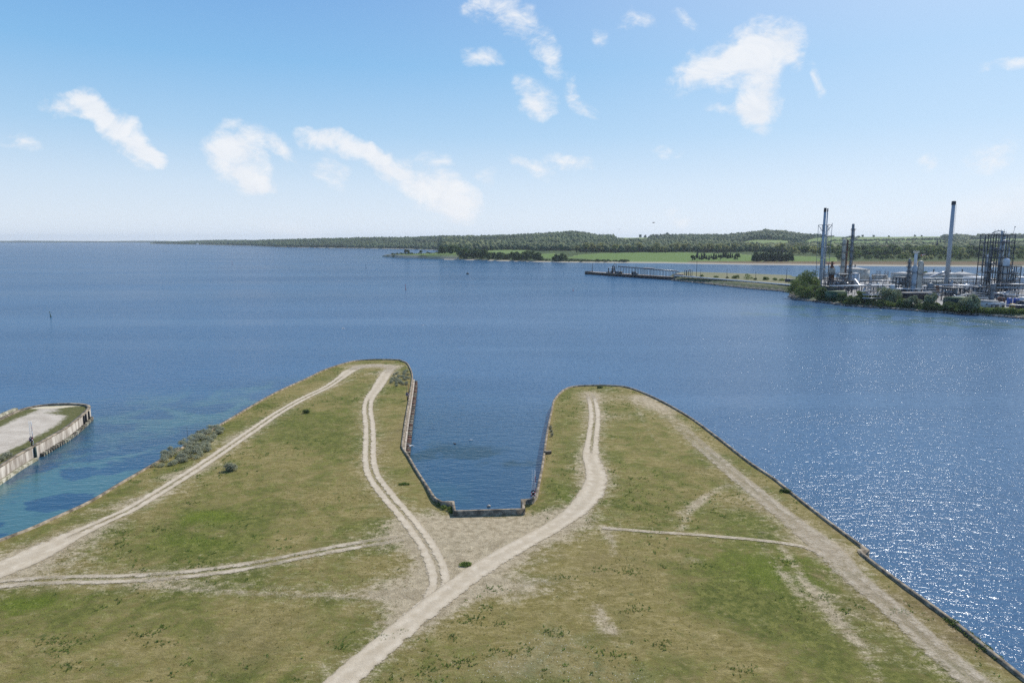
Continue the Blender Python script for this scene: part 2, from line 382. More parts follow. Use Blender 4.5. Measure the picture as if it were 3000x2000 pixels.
# ------------------------------------------------------------------ tracks (centre line sight points, half width m, rut 0..1, fade 0..1)
TRACKS = {
 'A': ([(1150,1075),(1100,1070),(1060,1074),(1027,1086),(996,1109),(952,1137.5),(900,1162),(813,1211),(737,1263),(660,1316),(574,1374),(478,1434),(383,1492),(306,1527),(230,1561),(153,1599),(76,1638),(0,1669),(-120,1715)],
       lambda s: (2.0, 1.0, 1.0)),
 'B': ([(1150,1076),(1135,1090),(1120,1113),(1103,1140.5),(1087,1161),(1078,1182),(1077,1209),(1082,1244),(1083,1295),(1082,1330),(1085,1364),(1094,1395),(1113.5,1423),(1138,1454),(1169,1488),(1200,1523),(1224,1557),(1247,1590),(1274,1645),(1288,1690),(1280,1735),(1255,1772),(1205,1812)],
       lambda s: (1.75, 1.0, 1.0)),
 'C': ([(900,2110),(960,2038),(995,2003),(1122,1892),(1237,1796),(1352,1706),(1467,1629),(1582,1564),(1671,1506),(1720,1461),(1746,1410),(1741,1368),(1731,1340),(1737,1275),(1742,1224),(1737,1180),(1727,1152)],
       lambda s: (2.1, 0.5, 1.0)),
 'D': ([(-60,1724),(0,1712),(100,1702),(220,1698),(332,1696),(470,1689),(608,1675),(746,1655),(857,1633),(995,1605),(1106,1586),(1190,1573),(1240,1574)],
       lambda s: (1.5, .9, .62)),
 'E': ([(380,1703),(608,1720),(829,1731),(1050,1742),(1216,1735)], lambda s: (1.5, .8, .25)),
 'F': ([(1880,1165),(1951,1212),(2041,1295),(2110,1354),(2168,1403),(2296,1507),(2415,1603),(2500,1690),(2615,1783),(2742,1900),(2857,2000),(2910,2048)],
       lambda s: (2.6, .55, .66)),
 'G': ([(1765,1546),(1898,1557),(2068,1569),(2238,1585),(2344,1600),(2405,1622)], lambda s: (.55, 0, .6))}
TR = {}
for k, (pts, fn) in TRACKS.items(): TR[k] = catmull([W(x, y, 2.25) for x, y in pts], 1.0, 80)
dock_mid = W(1432, 1497, 2.2)[:2]
def ground_z(P):
    x, y = P[:, 0], P[:, 1]
    z = 2.28+.16*(fbm(x, y, .06, 3, 5)-.5)+.07*(fbm(x, y, .5, 2, 9)-.5)
    ax = np.clip(x, W(1325, 1480, 2.2)[0], W(1540, 1480, 2.2)[0])
    dd = np.hypot(x-ax, y-dock_mid[1]-.5)
    return z-.50*np.exp(-(dd/7.0)**2)
def blob_w(P, items):
    s = np.zeros(len(P))
    for (px, py, a, b, rot, w) in items:
        c = W(px, py, 2.25)[:2]; q = P-c; r = R(rot); ca, sa = math.cos(r), math.sin(r)
        u = (q[:, 0]*ca+q[:, 1]*sa)/a; v = (-q[:, 0]*sa+q[:, 1]*ca)/b
        s += w*np.exp(-(u*u+v*v))
    return s

# ------------------------------------------------------------------ ground of the piers
def grid_in_poly(poly, line, step, lo=None):
    x0, y0 = poly.min(0)-1; x1, y1 = poly.max(0)+1
    nx = int((x1-x0)/step)+1; ny = int((y1-y0)/step)+1
    X, Y = np.meshgrid(x0+step*np.arange(nx), y0+step*np.arange(ny)); P = np.stack([X.ravel(), Y.ravel()], 1)
    ins = inside(P, poly); dist, near, _ = seg_dist(P, line)
    I = np.arange(nx*ny).reshape(ny, nx); Q = np.stack([I[:-1, :-1], I[:-1, 1:], I[1:, 1:], I[1:, :-1]], -1).reshape(-1, 4)
    keep = ins[Q].any(1); Q = Q[keep]
    out = ~ins & (dist < step*3); P[out] = near[out]
    used = np.unique(Q); mp = -np.ones(nx*ny, np.int64); mp[used] = np.arange(len(used))
    return P[used], mp[Q], dist[used]*np.where(ins[used], 1, 0)
GP, GF, gd = grid_in_poly(pier_poly, pier_line, .6)
gz = ground_z(GP)
dirt = blob_w(GP, [(1090,1072,10,3.5,0,.75),(1130,1092,6,4,0,.5),(1430,1535,14,3.2,3,.75),(1330,1560,7,6,0,.5),(1400,1590,9,9,0,.55),(1370,1640,6,8,0,.5),(1300,1520,5,4,0,.35),(1560,1525,6,4,10,.55),(1640,1500,4,4,0,.3),
   (1240,1740,5,4,0,.5),(1190,1720,6,4,0,.35),(60,1660,10,5,20,.55),(170,1590,9,4,40,.45),(360,1475,9,2.2,42,.4),(520,1390,8,1.8,45,.35),(640,1290,8,3,50,.35),
   (1840,1165,14,7,0,.4),(1780,1140,8,3,0,.3),(1960,1195,8,4,-35,.4),(1800,1220,10,5,20,.3),(1730,1390,4,12,0,.35),(1560,1720,6,3,0,.35),(1480,1725,4,2.5,0,.3),(2420,1605,8,4,-40,.35),(1900,1560,14,3,-4,.2),(2150,1480,7,6,0,.25),
   (1760,1830,5,1.2,110,.4),(1650,1580,4,2,0,.25),(2560,1900,4,1.2,120,.35),(2430,1790,5,2.4,110,.45),(2380,1720,5,1.2,120,.35),(2000,1500,5,1,45,.3),(2040,1470,5,1,45,.3)])
lush = blob_w(GP, [(615,1510,4.5,3.0,0,.9),(540,1600,9,4,0,.45),(700,1560,14,9,0,.3),(900,1230,8,16,-40,.45),(1000,1280,8,8,0,.25),(450,1560,9,6,0,.25),(60,1780,8,4,10,.6),(150,1760,9,3,10,.35),(1040,1560,10,5,0,.3),
   (1650,1420,4,12,0,.45),(1690,1460,4,4,0,.5),(1900,1270,7,4,0,.5),(2010,1440,9,7,0,.5),(1930,1330,8,5,0,.3),(2250,1650,12,8,-30,.5),(2180,1530,6,4,0,.5),(2400,1680,8,5,-40,.5),(2500,1880,10,8,-40,.35),(2150,1700,7,8,0,.35),(1800,1500,8,4,0,.3),
   (980,1080,10,3,25,.4),(1030,1200,6,10,0,.3),(1240,1260,3,12,0,.25),(1180,1415,3.5,4,0,.45),(400,1360,10,2.5,40,.3),(300,1440,10,3,40,.3)])
brown = blob_w(GP, [(1130,1300,3,22,-2,.6),(1160,1420,3,10,-30,.45),(760,1900,7,5,0,.4),(850,1800,8,4,0,.35),(2100,1390,16,3,-42,.5),(2280,1500,18,3,-42,.55),(2600,1740,22,3.4,-42,.65),(2800,1880,16,4,-42,.65),(1600,1280,1.5,30,-4,.4),
   (1700,1640,10,8,0,.35),(1500,1800,8,6,0,.35),(1850,1700,9,9,0,.3),(2000,1880,12,6,0,.35),(1100,1650,9,3,0,.3),(950,1140,8,8,0,.25),(300,1930,14,7,0,.2),(2100,1290,12,6,-40,.3)])
gravel = blob_w(GP, [(1560,1900,6,4,0,.3),(1700,1960,7,3.5,0,.42),(1850,1985,5,2.5,0,.35),(1480,1960,4,3,0,.5),(1570,1705,3,1.5,0,.7),(1230,2000,4,3,0,.4),(100,1705,8,1.2,0,.6),(1640,1870,4,3,0,.4),(1250,1730,4,2,0,.4),(1020,1055,10,1.2,15,.3)])
edge = np.exp(-(gd/1.1)**2)*.35
# beaten verges of every track
for k, w in (('A', .5), ('B', .45), ('C', .55), ('D', .35), ('F', .5), ('E', .22)):
    dd, _, _ = seg_dist(GP, TR[k]); dirt += w*np.exp(-(dd/3.2)**2)
for pts, w in (([(2290,1600),(2350,1690),(2440,1800),(2520,1900),(2580,2000)], .4), ([(2235,1590),(2300,1690),(2345,1745)], .35), ([(1990,1560),(2020,1500),(2070,1450),(2130,1420)], .4), ([(1755,1770),(1768,1810),(1800,1850)], .5), ([(1770,1546),(1790,1580),(1800,1620)], .45),
   ([(1310,1560),(1450,1545),(1570,1548),(1680,1500)], .5), ([(1260,1480),(1330,1540),(1480,1600),(1390,1690)], .35), ([(450,1712),(700,1735),(1000,1745),(1240,1745)], .3), ([(1080,1095),(1000,1125),(930,1150)], .3), ([(1950,1330),(1900,1260),(1860,1180)], .25), ([(480,1500),(560,1440),(650,1380)], .15)):
    dd = seg_dist(GP, catmull([W(x, y, 2.25) for x, y in pts], 1.5, 80))[0]; dirt += w*np.exp(-(dd/.75)**2)
brown += edge
col = np.stack([np.clip(dirt, 0, 1), np.clip(lush, 0, 1), np.clip(brown, 0, 1), np.clip(gravel, 0, 1)], 1)
def ground_mat():
    m = bpy.data.materials.new('dry_meadow'); m.use_nodes = True; t = NT(m.node_tree); b = t.n['Principled BSDF']
    p = t.node('ShaderNodeNewGeometry').outputs['Position']
    a = t.node('ShaderNodeVertexColor', layer_name='cover'); sp = t.node('ShaderNodeSeparateColor'); t.link(a.outputs['Color'], sp.inputs[0])
    D, L, B = sp.outputs; G = a.outputs['Alpha']
    big = t.noise(p, .045, 4, .55, .6); mid = t.noise(p, .22, 5, .6, .8); sm = t.noise(p, 1.1, 5, .65); fine = t.noise(p, 5.5, 4, .7); hair = t.noise(p, 16, 3, .7)
    wisp = t.noise(t.mapping(p, rot=(0, 0, R(25)), sc=(.6, 1.2, 1)), 1.1, 5, .65, 1.0)
    f = lambda x, k: t.math('MULTIPLY', t.math('SUBTRACT', x, .5), k)
    add = lambda *v: v[0] if len(v) == 1 else t.math('ADD', v[0], add(*v[1:]))
    straw = t.mix(t.rng(wisp, .35, .7), (.21, .172, .058), (.325, .262, .115))
    green = t.mix(t.rng(sm, .35, .68), (.10, .116, .026), (.182, .176, .048))
    rich = t.mix(t.rng(fine, .35, .7), (.088, .128, .016), (.165, .19, .028))
    gfac = t.rng(add(f(big, 2.3), f(mid, 2.6), f(sm, 1.9), f(fine, 1.3), t.math('MULTIPLY', L, .7), t.math('MULTIPLY', B, -.85)), -.42, .5)
    c = t.mix(gfac, straw, green)
    c = t.mix(t.math('MULTIPLY', t.rng(add(L, f(mid, .9), f(fine, .8)), .45, 1.0), .85), c, rich)
    heath = t.mix(t.rng(sm, .3, .7), (.16, .115, .055), (.25, .188, .10))
    c = t.mix(t.math('MULTIPLY', t.rng(add(B, f(mid, 1.3), f(sm, .9)), .32, .95), .8), c, heath)
    mossy = t.rng(add(f(t.noise(p, .55, 3, .5), 2.2), f(fine, .8), t.math('MULTIPLY', D, -.8)), .38, .62)
    c = t.mix(t.math('MULTIPLY', mossy, .75), c, (.06, .09, .022))
    sand = t.mix(t.rng(sm, .3, .7), (.37, .295, .195), (.49, .405, .285))
    c = t.mix(t.math('MULTIPLY', t.rng(add(D, f(wisp, 1.3), f(sm, 1.0), f(fine, 1.1)), .18, .85), .9), c, sand)
    bare = t.rng(add(f(t.noise(p, .16, 4, .6), 2.2), f(wisp, 1.9), f(fine, 1.0)), .42, 1.0)
    c = t.mix(t.math('MULTIPLY', bare, .65), c, (.36, .295, .205))
    vor = t.node('ShaderNodeTexVoronoi'); vor.inputs['Scale'].default_value = 3.2; t.link(p, vor.inputs['Vector'])
    sf = t.math('MULTIPLY', t.rng(vor.outputs['Distance'], .17, .08), t.rng(add(G, f(sm, 1.0), f(mid, .7)), .25, .6))
    c = t.mix(sf, c, (.62, .60, .57))
    c = t.mix(t.math('MULTIPLY', t.rng(add(G, f(sm, 1.2), f(mid, .8), f(fine, .6)), .35, 1.1), .32), c, (.34, .295, .22))
    c = t.mix(1.0, c, t.mix(t.rng(add(f(hair, .8), f(fine, .9), f(sm, .6)), -.5, .5), (.52, .53, .52), (1.38, 1.36, 1.32)), 'MULTIPLY')
    t.link(c, b.inputs['Base Color']); b.inputs['Roughness'].default_value = .95; b.inputs['Specular IOR Level'].default_value = .1
    bp = t.node('ShaderNodeBump'); bp.inputs['Strength'].default_value = .9; bp.inputs['Distance'].default_value = .12
    t.link(add(f(fine, 1.0), f(hair, .6), f(sm, .6)), bp.inputs['Height']); t.link(bp.outputs[0], b.inputs['Normal'])
    return m
M['ground'] = ground_mat()
ground = tag(npmesh('ground', np.column_stack([GP, gz]), GF, M['ground'], smooth=True, attrs={'cover': col}), kind='structure')

def path_mat():
    m = bpy.data.materials.new('sandy_track'); m.use_nodes = True; t = NT(m.node_tree); b = t.n['Principled BSDF']
    p = t.node('ShaderNodeNewGeometry').outputs['Position']
    at_ = lambda n: t.node('ShaderNodeAttribute', attribute_name=n).outputs['Fac']
    u, rut, strength = at_('across'), at_('rut'), at_('wear')
    n0 = t.noise(p, .8, 4, .6); n1 = t.noise(p, 3.0, 4, .65); n2 = t.noise(p, 9, 3, .7)
    f = lambda x, k: t.math('MULTIPLY', t.math('SUBTRACT', x, .5), k)
    au = t.math('ABSOLUTE', t.math('ADD', u, t.math('ADD', f(n0, .55), f(n1, .3))))
    body = t.rng(au, .95, .62)
    mid = t.rng(au, .26, .10)                                  # grassy strip between the wheel ruts
    mid = t.math('MULTIPLY', mid, t.rng(t.math('ADD', rut, t.math('ADD', f(n1, .8), f(n0, .9))), .25, .85))
    a = t.math('SUBTRACT', body, t.math('MULTIPLY', mid, .78))
    a = t.math('MULTIPLY', a, strength)
    a = t.rng(t.math('ADD', a, t.math('ADD', f(n0, .5), t.math('ADD', f(n1, .8), f(n2, .7)))), .12, .78)
    a = t.math('MULTIPLY', a, t.rng(strength, .05, .75, .35, 1.0))
    lane = t.rng(t.math('ABSOLUTE', t.math('SUBTRACT', au, .45)), .0, .35)
    c = t.mix(t.rng(n0, .3, .7), (.47, .385, .27), (.59, .50, .375))
    c = t.mix(t.math('MULTIPLY', lane, .45), c, (.40, .325, .225))
    c = t.mix(t.rng(n2, .6, .8), c, (.60, .56, .50))
    c = t.mix(t.rng(n1, .62, .8), c, (.32, .26, .17))
    t.link(c, b.inputs['Base Color']); b.inputs['Roughness'].default_value = .95; b.inputs['Specular IOR Level'].default_value = .1
    bp = t.node('ShaderNodeBump'); bp.inputs['Strength'].default_value = .7; bp.inputs['Distance'].default_value = .06
    t.link(t.math('ADD', n2, n1), bp.inputs['Height']); t.link(bp.outputs[0], b.inputs['Normal'])
    tr = t.node('ShaderNodeBsdfTransparent'); mx = t.node('ShaderNodeMixShader'); t.link(a, mx.inputs[0])
    t.link(tr.outputs[0], mx.inputs[1]); t.link(b.outputs[0], mx.inputs[2]); t.link(mx.outputs[0], t.n['Material Output'].inputs[0])
    return m
M['path'] = path_mat()
def strip(line, hw, rut, wear, lift, nacross=9):
    n = len(line); tan = np.gradient(line, axis=0); tan /= np.linalg.norm(tan, axis=1)[:, None]; nor = np.column_stack([-tan[:, 1], tan[:, 0]])
    us = np.linspace(-1, 1, nacross); P = (line[:, None]+nor[:, None]*(us[None, :, None]*hw[:, None, None])).reshape(-1, 2)
    z = ground_z(P)+lift
    I = np.arange(n*nacross).reshape(n, nacross); F = np.stack([I[:-1, :-1], I[1:, :-1], I[1:, 1:], I[:-1, 1:]], -1).reshape(-1, 4)
    o = npmesh('path', np.column_stack([P, z]), F, M['path'], smooth=True,
               attrs={'across': np.tile(us, n), 'rut': np.repeat(rut, nacross), 'wear': np.repeat(wear, nacross)})
    return tag(o, kind='structure')
for i, k in enumerate('ABCDEFG'):
    line = TR[k]; n = len(line); hw, ru, we = TRACKS[k][1](0); s = np.linspace(0, 1, n)
    py = proj(np.column_stack([line, np.full(n, 2.25)]))[1]
    HW = np.full(n, hw); RU = np.full(n, ru); WE = np.full(n, we)
    if k == 'A': RU = 1-sstep(py, 1530, 1610)*.8-.9*(1-sstep(py, 1085, 1125)); HW = 1.5+1.5*sstep(py, 1520, 1640)+1.0*(1-sstep(py, 1075, 1120)); WE = np.where(py < 1085, .55, 1.0)
    if k == 'B': RU = 1-.9*(1-sstep(py, 1150, 1190)); HW = 1.55+.5*(1-sstep(py, 1110, 1180)); WE = .55+.45*sstep(py, 1082, 1112)
    if k == 'C': RU = .35+.65*(1-sstep(py, 1290, 1350)); HW = 1.85+.55*np.exp(-((py-1440)/70)**2)-.25*(1-sstep(py, 1280, 1340)); WE = .4+.6*sstep(py, 1150, 1200)
    if k == 'D': WE = .58-.3*sstep(s, .85, 1.0)+.12*np.sin(s*37)*np.sin(s*13)
    if k == 'F': WE = .16+.36*sstep(s, .05, .5); RU = .45-.4*np.exp(-((py-1610)/60)**2); HW = 2.0+.7*np.exp(-((py-1610)/70)**2)
    strip(line, HW, RU, WE, .045+.004*i)

# grass tufts and weeds over the meadow: nobody could count them
def tufts(P, h, w, name, leaf, nb=5, seed=1):
    g = np.random.default_rng(seed); n = len(P); z = ground_z(P)-.02 if name != 'x' else 0
    a = g.uniform(0, 2*np.pi, (n, nb)); r = g.uniform(.1, 1, (n, nb))*w[:, None]; hh = h[:, None]*g.uniform(.6, 1.15, (n, nb))
    bx = P[:, 0:1]+np.cos(a)*r*.4; by = P[:, 1:2]+np.sin(a)*r*.4; tx = P[:, 0:1]+np.cos(a)*r; ty = P[:, 1:2]+np.sin(a)*r
    b2 = a+np.pi/2; bw = w[:, None]*g.uniform(.18, .34, (n, nb)); zz = np.repeat(z[:, None], nb, 1)
    V = np.stack([np.stack([bx-np.cos(b2)*bw, by-np.sin(b2)*bw, zz], -1), np.stack([bx+np.cos(b2)*bw, by+np.sin(b2)*bw, zz], -1), np.stack([tx, ty, zz+hh], -1)], 2).reshape(-1, 3)
    F = np.arange(n*nb*3).reshape(-1, 3); tint = np.repeat(g.uniform(0, 1, n), nb)
    return tag(npmesh(name, V, F, leaf, fattr={'tint': tint}), kind='stuff')
M['grassleaf'] = leaf_mat('grass_blade', (.19, .22, .065), .5, .35); M['strawleaf'] = leaf_mat('dry_grass_blade', (.38, .32, .16), .5, .3); M['weedleaf'] = leaf_mat('weed_leaf', (.20, .275, .075), .55, .4)
allP = rng.uniform([-95, 55], [75, 235], (210000, 2))
allP = allP[inside(allP, pier_poly)]
px, py = proj(np.column_stack([allP, np.full(len(allP), 2.2)])); ok = (px > -60) & (px < 3060) & (py < 2060); allP = allP[ok]; py = py[ok]
gd2, _, _ = seg_dist(allP, pier_line); ok = gd2 > .5; allP = allP[ok]; py = py[ok]
td = np.full(len(allP), 99.0)
for k in 'ABCF': td = np.minimum(td, seg_dist(allP, TR[k])[0])
dn = blob_w(allP, [(1430,1535,14,3.2,3,.9),(1400,1590,9,9,0,.7),(1090,1072,10,3.5,0,.9),(1840,1165,14,7,0,.4)])
nz = fbm(allP[:, 0], allP[:, 1], .12, 4, 3)
dens = np.clip((nz-.36)*3.2, .05, 1)*(1-np.clip(dn, 0, .85))*sstep(td, 1.7, 3.2)
pick = rng.uniform(0, 1, len(allP)) < dens*.55
P = allP[pick]; n = len(P)
straw = rng.uniform(0, 1, n) < .55
tufts(P[straw], rng.uniform(.05, .13, straw.sum()), rng.uniform(.07, .2, straw.sum()), 'dry_grass', M['strawleaf'], 4, 2)
tufts(P[~straw], rng.uniform(.05, .14, (~straw).sum()), rng.uniform(.08, .22, (~straw).sum()), 'grass', M['grassleaf'], 5, 3)
nz2 = fbm(allP[:, 0]+50, allP[:, 1], .07, 3, 12)
fine = fbm(allP[:, 0], allP[:, 1], .8, 3, 21)
pick = (rng.uniform(0, 1, len(allP)) < .5*sstep(nz2, .5, .64)*sstep(fine, .58, .72)) & (td > 2.2)
P = allP[pick]; n = len(P)
tufts(P, rng.uniform(.10, .24, n), rng.uniform(.14, .36, n), 'weeds', M['weedleaf'], 7, 5)
cl = []
for (px_, py_, k) in [(150,1880,3),(225,1885,3),(175,1915,2),(420,1860,2.5),(480,1885,2),(210,1955,3),(1390,1810,2),(1370,1825,2),(1465,1830,1.6),(1420,1780,1.6),(1340,1940,2),(1625,1855,2),(1550,1905,1.6),(1800,1920,2),(1860,1785,2.5),(1850,1675,3),(1765,1670,2),(1650,1690,1.8),(1940,1890,2),(340,1605,2),(470,1550,2),(360,1560,2),(560,1475,2),(1455,1725,2),(1325,1865,1.6),(1450,1910,2),(2060,1660,2),(2410,1748,2),(2170,1960,2.5),(2650,1790,2),(1185,1850,1.4),(1270,1960,2),(1120,1865,1.8),(1000,1890,2),(2300,1440,1.6),(2310,1650,2.4)]:
    c = W(px_, py_, 2.2)[:2]; m_ = int(13*k); cl.append(c+rng.normal(0, .32*k**.6, (m_, 2))*[1.5, .9])
P = np.vstack(cl); n = len(P)
tufts(P, rng.uniform(.08, .2, n), rng.uniform(.12, .3, n), 'weeds', M['weedleaf'], 6, 8)

# ------------------------------------------------------------------ quay walls
zt = np.full(len(pier_line), TOP)
wall = sweep(pier_line, .40, -.6, zt).build('quay_wall', M['parapet'])
tag(wall, 'long brown concrete parapet wall running round both grassy piers and the dock', 'quay wall')
def pile_row(line, side, spacing, z1, mats, parent, ledge_z=None, off=.25, out=.55):
    """bearing piles standing along the water face; side = +1 left of the direction of travel"""
    L = np.concatenate([[0], np.cumsum(np.linalg.norm(np.diff(line, axis=0), axis=1))]); s = spacing*.5; k = 0
    while s < L[-1]:
        x = np.interp(s, L, line[:, 0]); y = np.interp(s, L, line[:, 1]); x2 = np.interp(s+.1, L, line[:, 0]); y2 = np.interp(s+.1, L, line[:, 1])
        a = math.atan2(y2-y, x2-x); nx, ny = -math.sin(a)*side, math.cos(a)*side; zz = z1*random.uniform(.92, 1.05)
        mb = MB(); c = (x+nx*(off+out/2), y+ny*(off+out/2))
        mb.box((c[0], c[1], (zz-.6)/2), (spacing*.46, out, zz+.6), a)
        mb.box((c[0], c[1], zz+.04), (spacing*.56, out+.08, .08), a)
        mb.build('pile', random.choice(mats), parent); s += spacing; k += 1
i0 = int(np.argmin(np.linalg.norm(pier_line-W(1207, 1100, TOP)[:2], axis=1))); i1 = int(np.argmin(np.linalg.norm(pier_line-W(1178, 1304, TOP)[:2], axis=1)))
seg = pier_line[i0:i1+1]
mid = seg[len(seg)//2]; side = 1 if inside(np.array([mid+np.array([-2.0, 0])]), pier_poly)[0] else -1
dv = seg[5]-seg[0]; left = np.array([-dv[1], dv[0]]); side = 1 if left[0] > 0 else -1
sweep(seg+np.array([.42, .05]), .42, -.6, 1.5).build('ledge', M['whitewall'], wall)
pile_row(seg+np.array([.45, 0]), side, 1.35, 1.0, [M['pile'], M['pile'], M['rustpile']], wall, off=.25, out=.8)

iwall = sweep(isle_line, .6, -.6, TOP).build('quay_wall', M['whitewall'])
tag(iwall, 'curved whitewashed concrete quay wall with rust stains round the gravel spit', 'quay wall')
sweep(isle_line, .74, TOP-.02, TOP+.16).build('coping', M['parapet'], iwall)
j0 = int(np.argmin(np.linalg.norm(isle_line-W(97, 1308, TOP)[:2], axis=1))); j1 = int(np.argmin(np.linalg.norm(isle_line-W(259, 1196, TOP)[:2], axis=1)))
segi = isle_line[j0+2:j1]; dv = segi[3]-segi[0]; nside = -1
pile_row(segi, nside, .98, .62, [M['ledge'], M['pile']], iwall, off=.32, out=.62)
segl = isle_line[:j0+1]; dv = np.gradient(segl, axis=0); dv /= np.linalg.norm(dv, axis=1)[:, None]
sweep(segl+np.column_stack([dv[:, 1], -dv[:, 0]])*.62, .64, -.6, .55).build('ledge', M['ledge'], iwall)
def fender(line, i, name, m, w=.5, d=.3):
    p = line[i]; q = line[i+1]; a = math.atan2(q[1]-p[1], q[0]-p[0]); n = np.array([math.sin(a), -math.cos(a)]); c = p+n*(.3+d/2)
    MB().box((c[0], c[1], 1.0), (w, d, 3.1), a).build(name, m, iwall)
fender(isle_line, j0, 'fender', M['dgreen'], .42, .34)
for k in (3, 6, 8): fender(isle_line, j1-k, 'fender', M['black'], .42, .3)

# gravel spit behind the quay wall
IP, IF, idd = grid_in_poly(isle_poly, isle_line, .7)
iz = 2.42+.1*(fbm(IP[:, 0], IP[:, 1], .1, 3, 31)-.5)-.0*idd
sand = blob_w(IP, [(170,1193,9,1.3,8,1.0),(120,1196,6,1.0,8,.6)])
gr = np.clip(np.exp(-(np.maximum(idd-1.2, 0)/2.6)**2)*1.0+blob_w(IP, [(235,1200,7,4,0,.8),(190,1212,6,2,0,.45),(20,1345,5,4,0,.4)])-sand*.9, 0, 1)
def spit_mat():
    m = bpy.data.materials.new('pale_gravel'); m.use_nodes = True; t = NT(m.node_tree); b = t.n['Principled BSDF']
    p = t.node('ShaderNodeNewGeometry').outputs['Position']
    g = t.node('ShaderNodeAttribute', attribute_name='green').outputs['Fac']; s = t.node('ShaderNodeAttribute', attribute_name='sand').outputs['Fac']
    n0 = t.noise(p, .35, 4, .6); n1 = t.noise(p, 1.6, 4, .65); n2 = t.noise(p, 7, 3, .7)
    f = lambda x, k: t.math('MULTIPLY', t.math('SUBTRACT', x, .5), k)
    c = t.mix(t.rng(n0, .3, .7), (.41, .35, .275), (.55, .48, .39)); c = t.mix(t.rng(n2, .5, .8), c, (.66, .61, .53)); c = t.mix(t.rng(s, .3, .7), c, (.60, .52, .37))
    gg = t.mix(t.rng(n1, .3, .7), (.075, .088, .028), (.16, .145, .06))
    c = t.mix(t.rng(t.math('ADD', g, t.math('ADD', f(n0, .8), f(n1, .9))), .35, .75), c, gg)
    t.link(c, b.inputs['Base Color']); b.inputs['Roughness'].default_value = .95; b.inputs['Specular IOR Level'].default_value = .1
    bp = t.node('ShaderNodeBump'); bp.inputs['Distance'].default_value = .07; t.link(t.math('ADD', n2, n1), bp.inputs['Height']); t.link(bp.outputs[0], b.inputs['Normal'])
    return m
tag(npmesh('ground', np.column_stack([IP, iz]), IF, spit_mat(), smooth=True, attrs={'green': gr, 'sand': sand}), kind='structure')
a = W(0, 1224, TOP); b = W(61, 1198, TOP); dvec = (b-a)[:2]; ang = math.atan2(dvec[1], dvec[0]); c = (a+b)[:2]/2-dvec*.6
L = np.linalg.norm(dvec)*2.1; nn = np.array([-dvec[1], dvec[0]])/np.linalg.norm(dvec)
blk = MB().box((c[0]+nn[0]*.95, c[1]+nn[1]*.95, 1.3), (L, 1.2, 3.2), ang); blk.box((c[0]+nn[0]*.95, c[1]+nn[1]*.95, 2.95), (L*.996, 1.0, .12), ang)
tag(blk.build('concrete_wall', M['ledge']), 'thick grey concrete breakwater block on the seaward side of the gravel spit', 'breakwater')

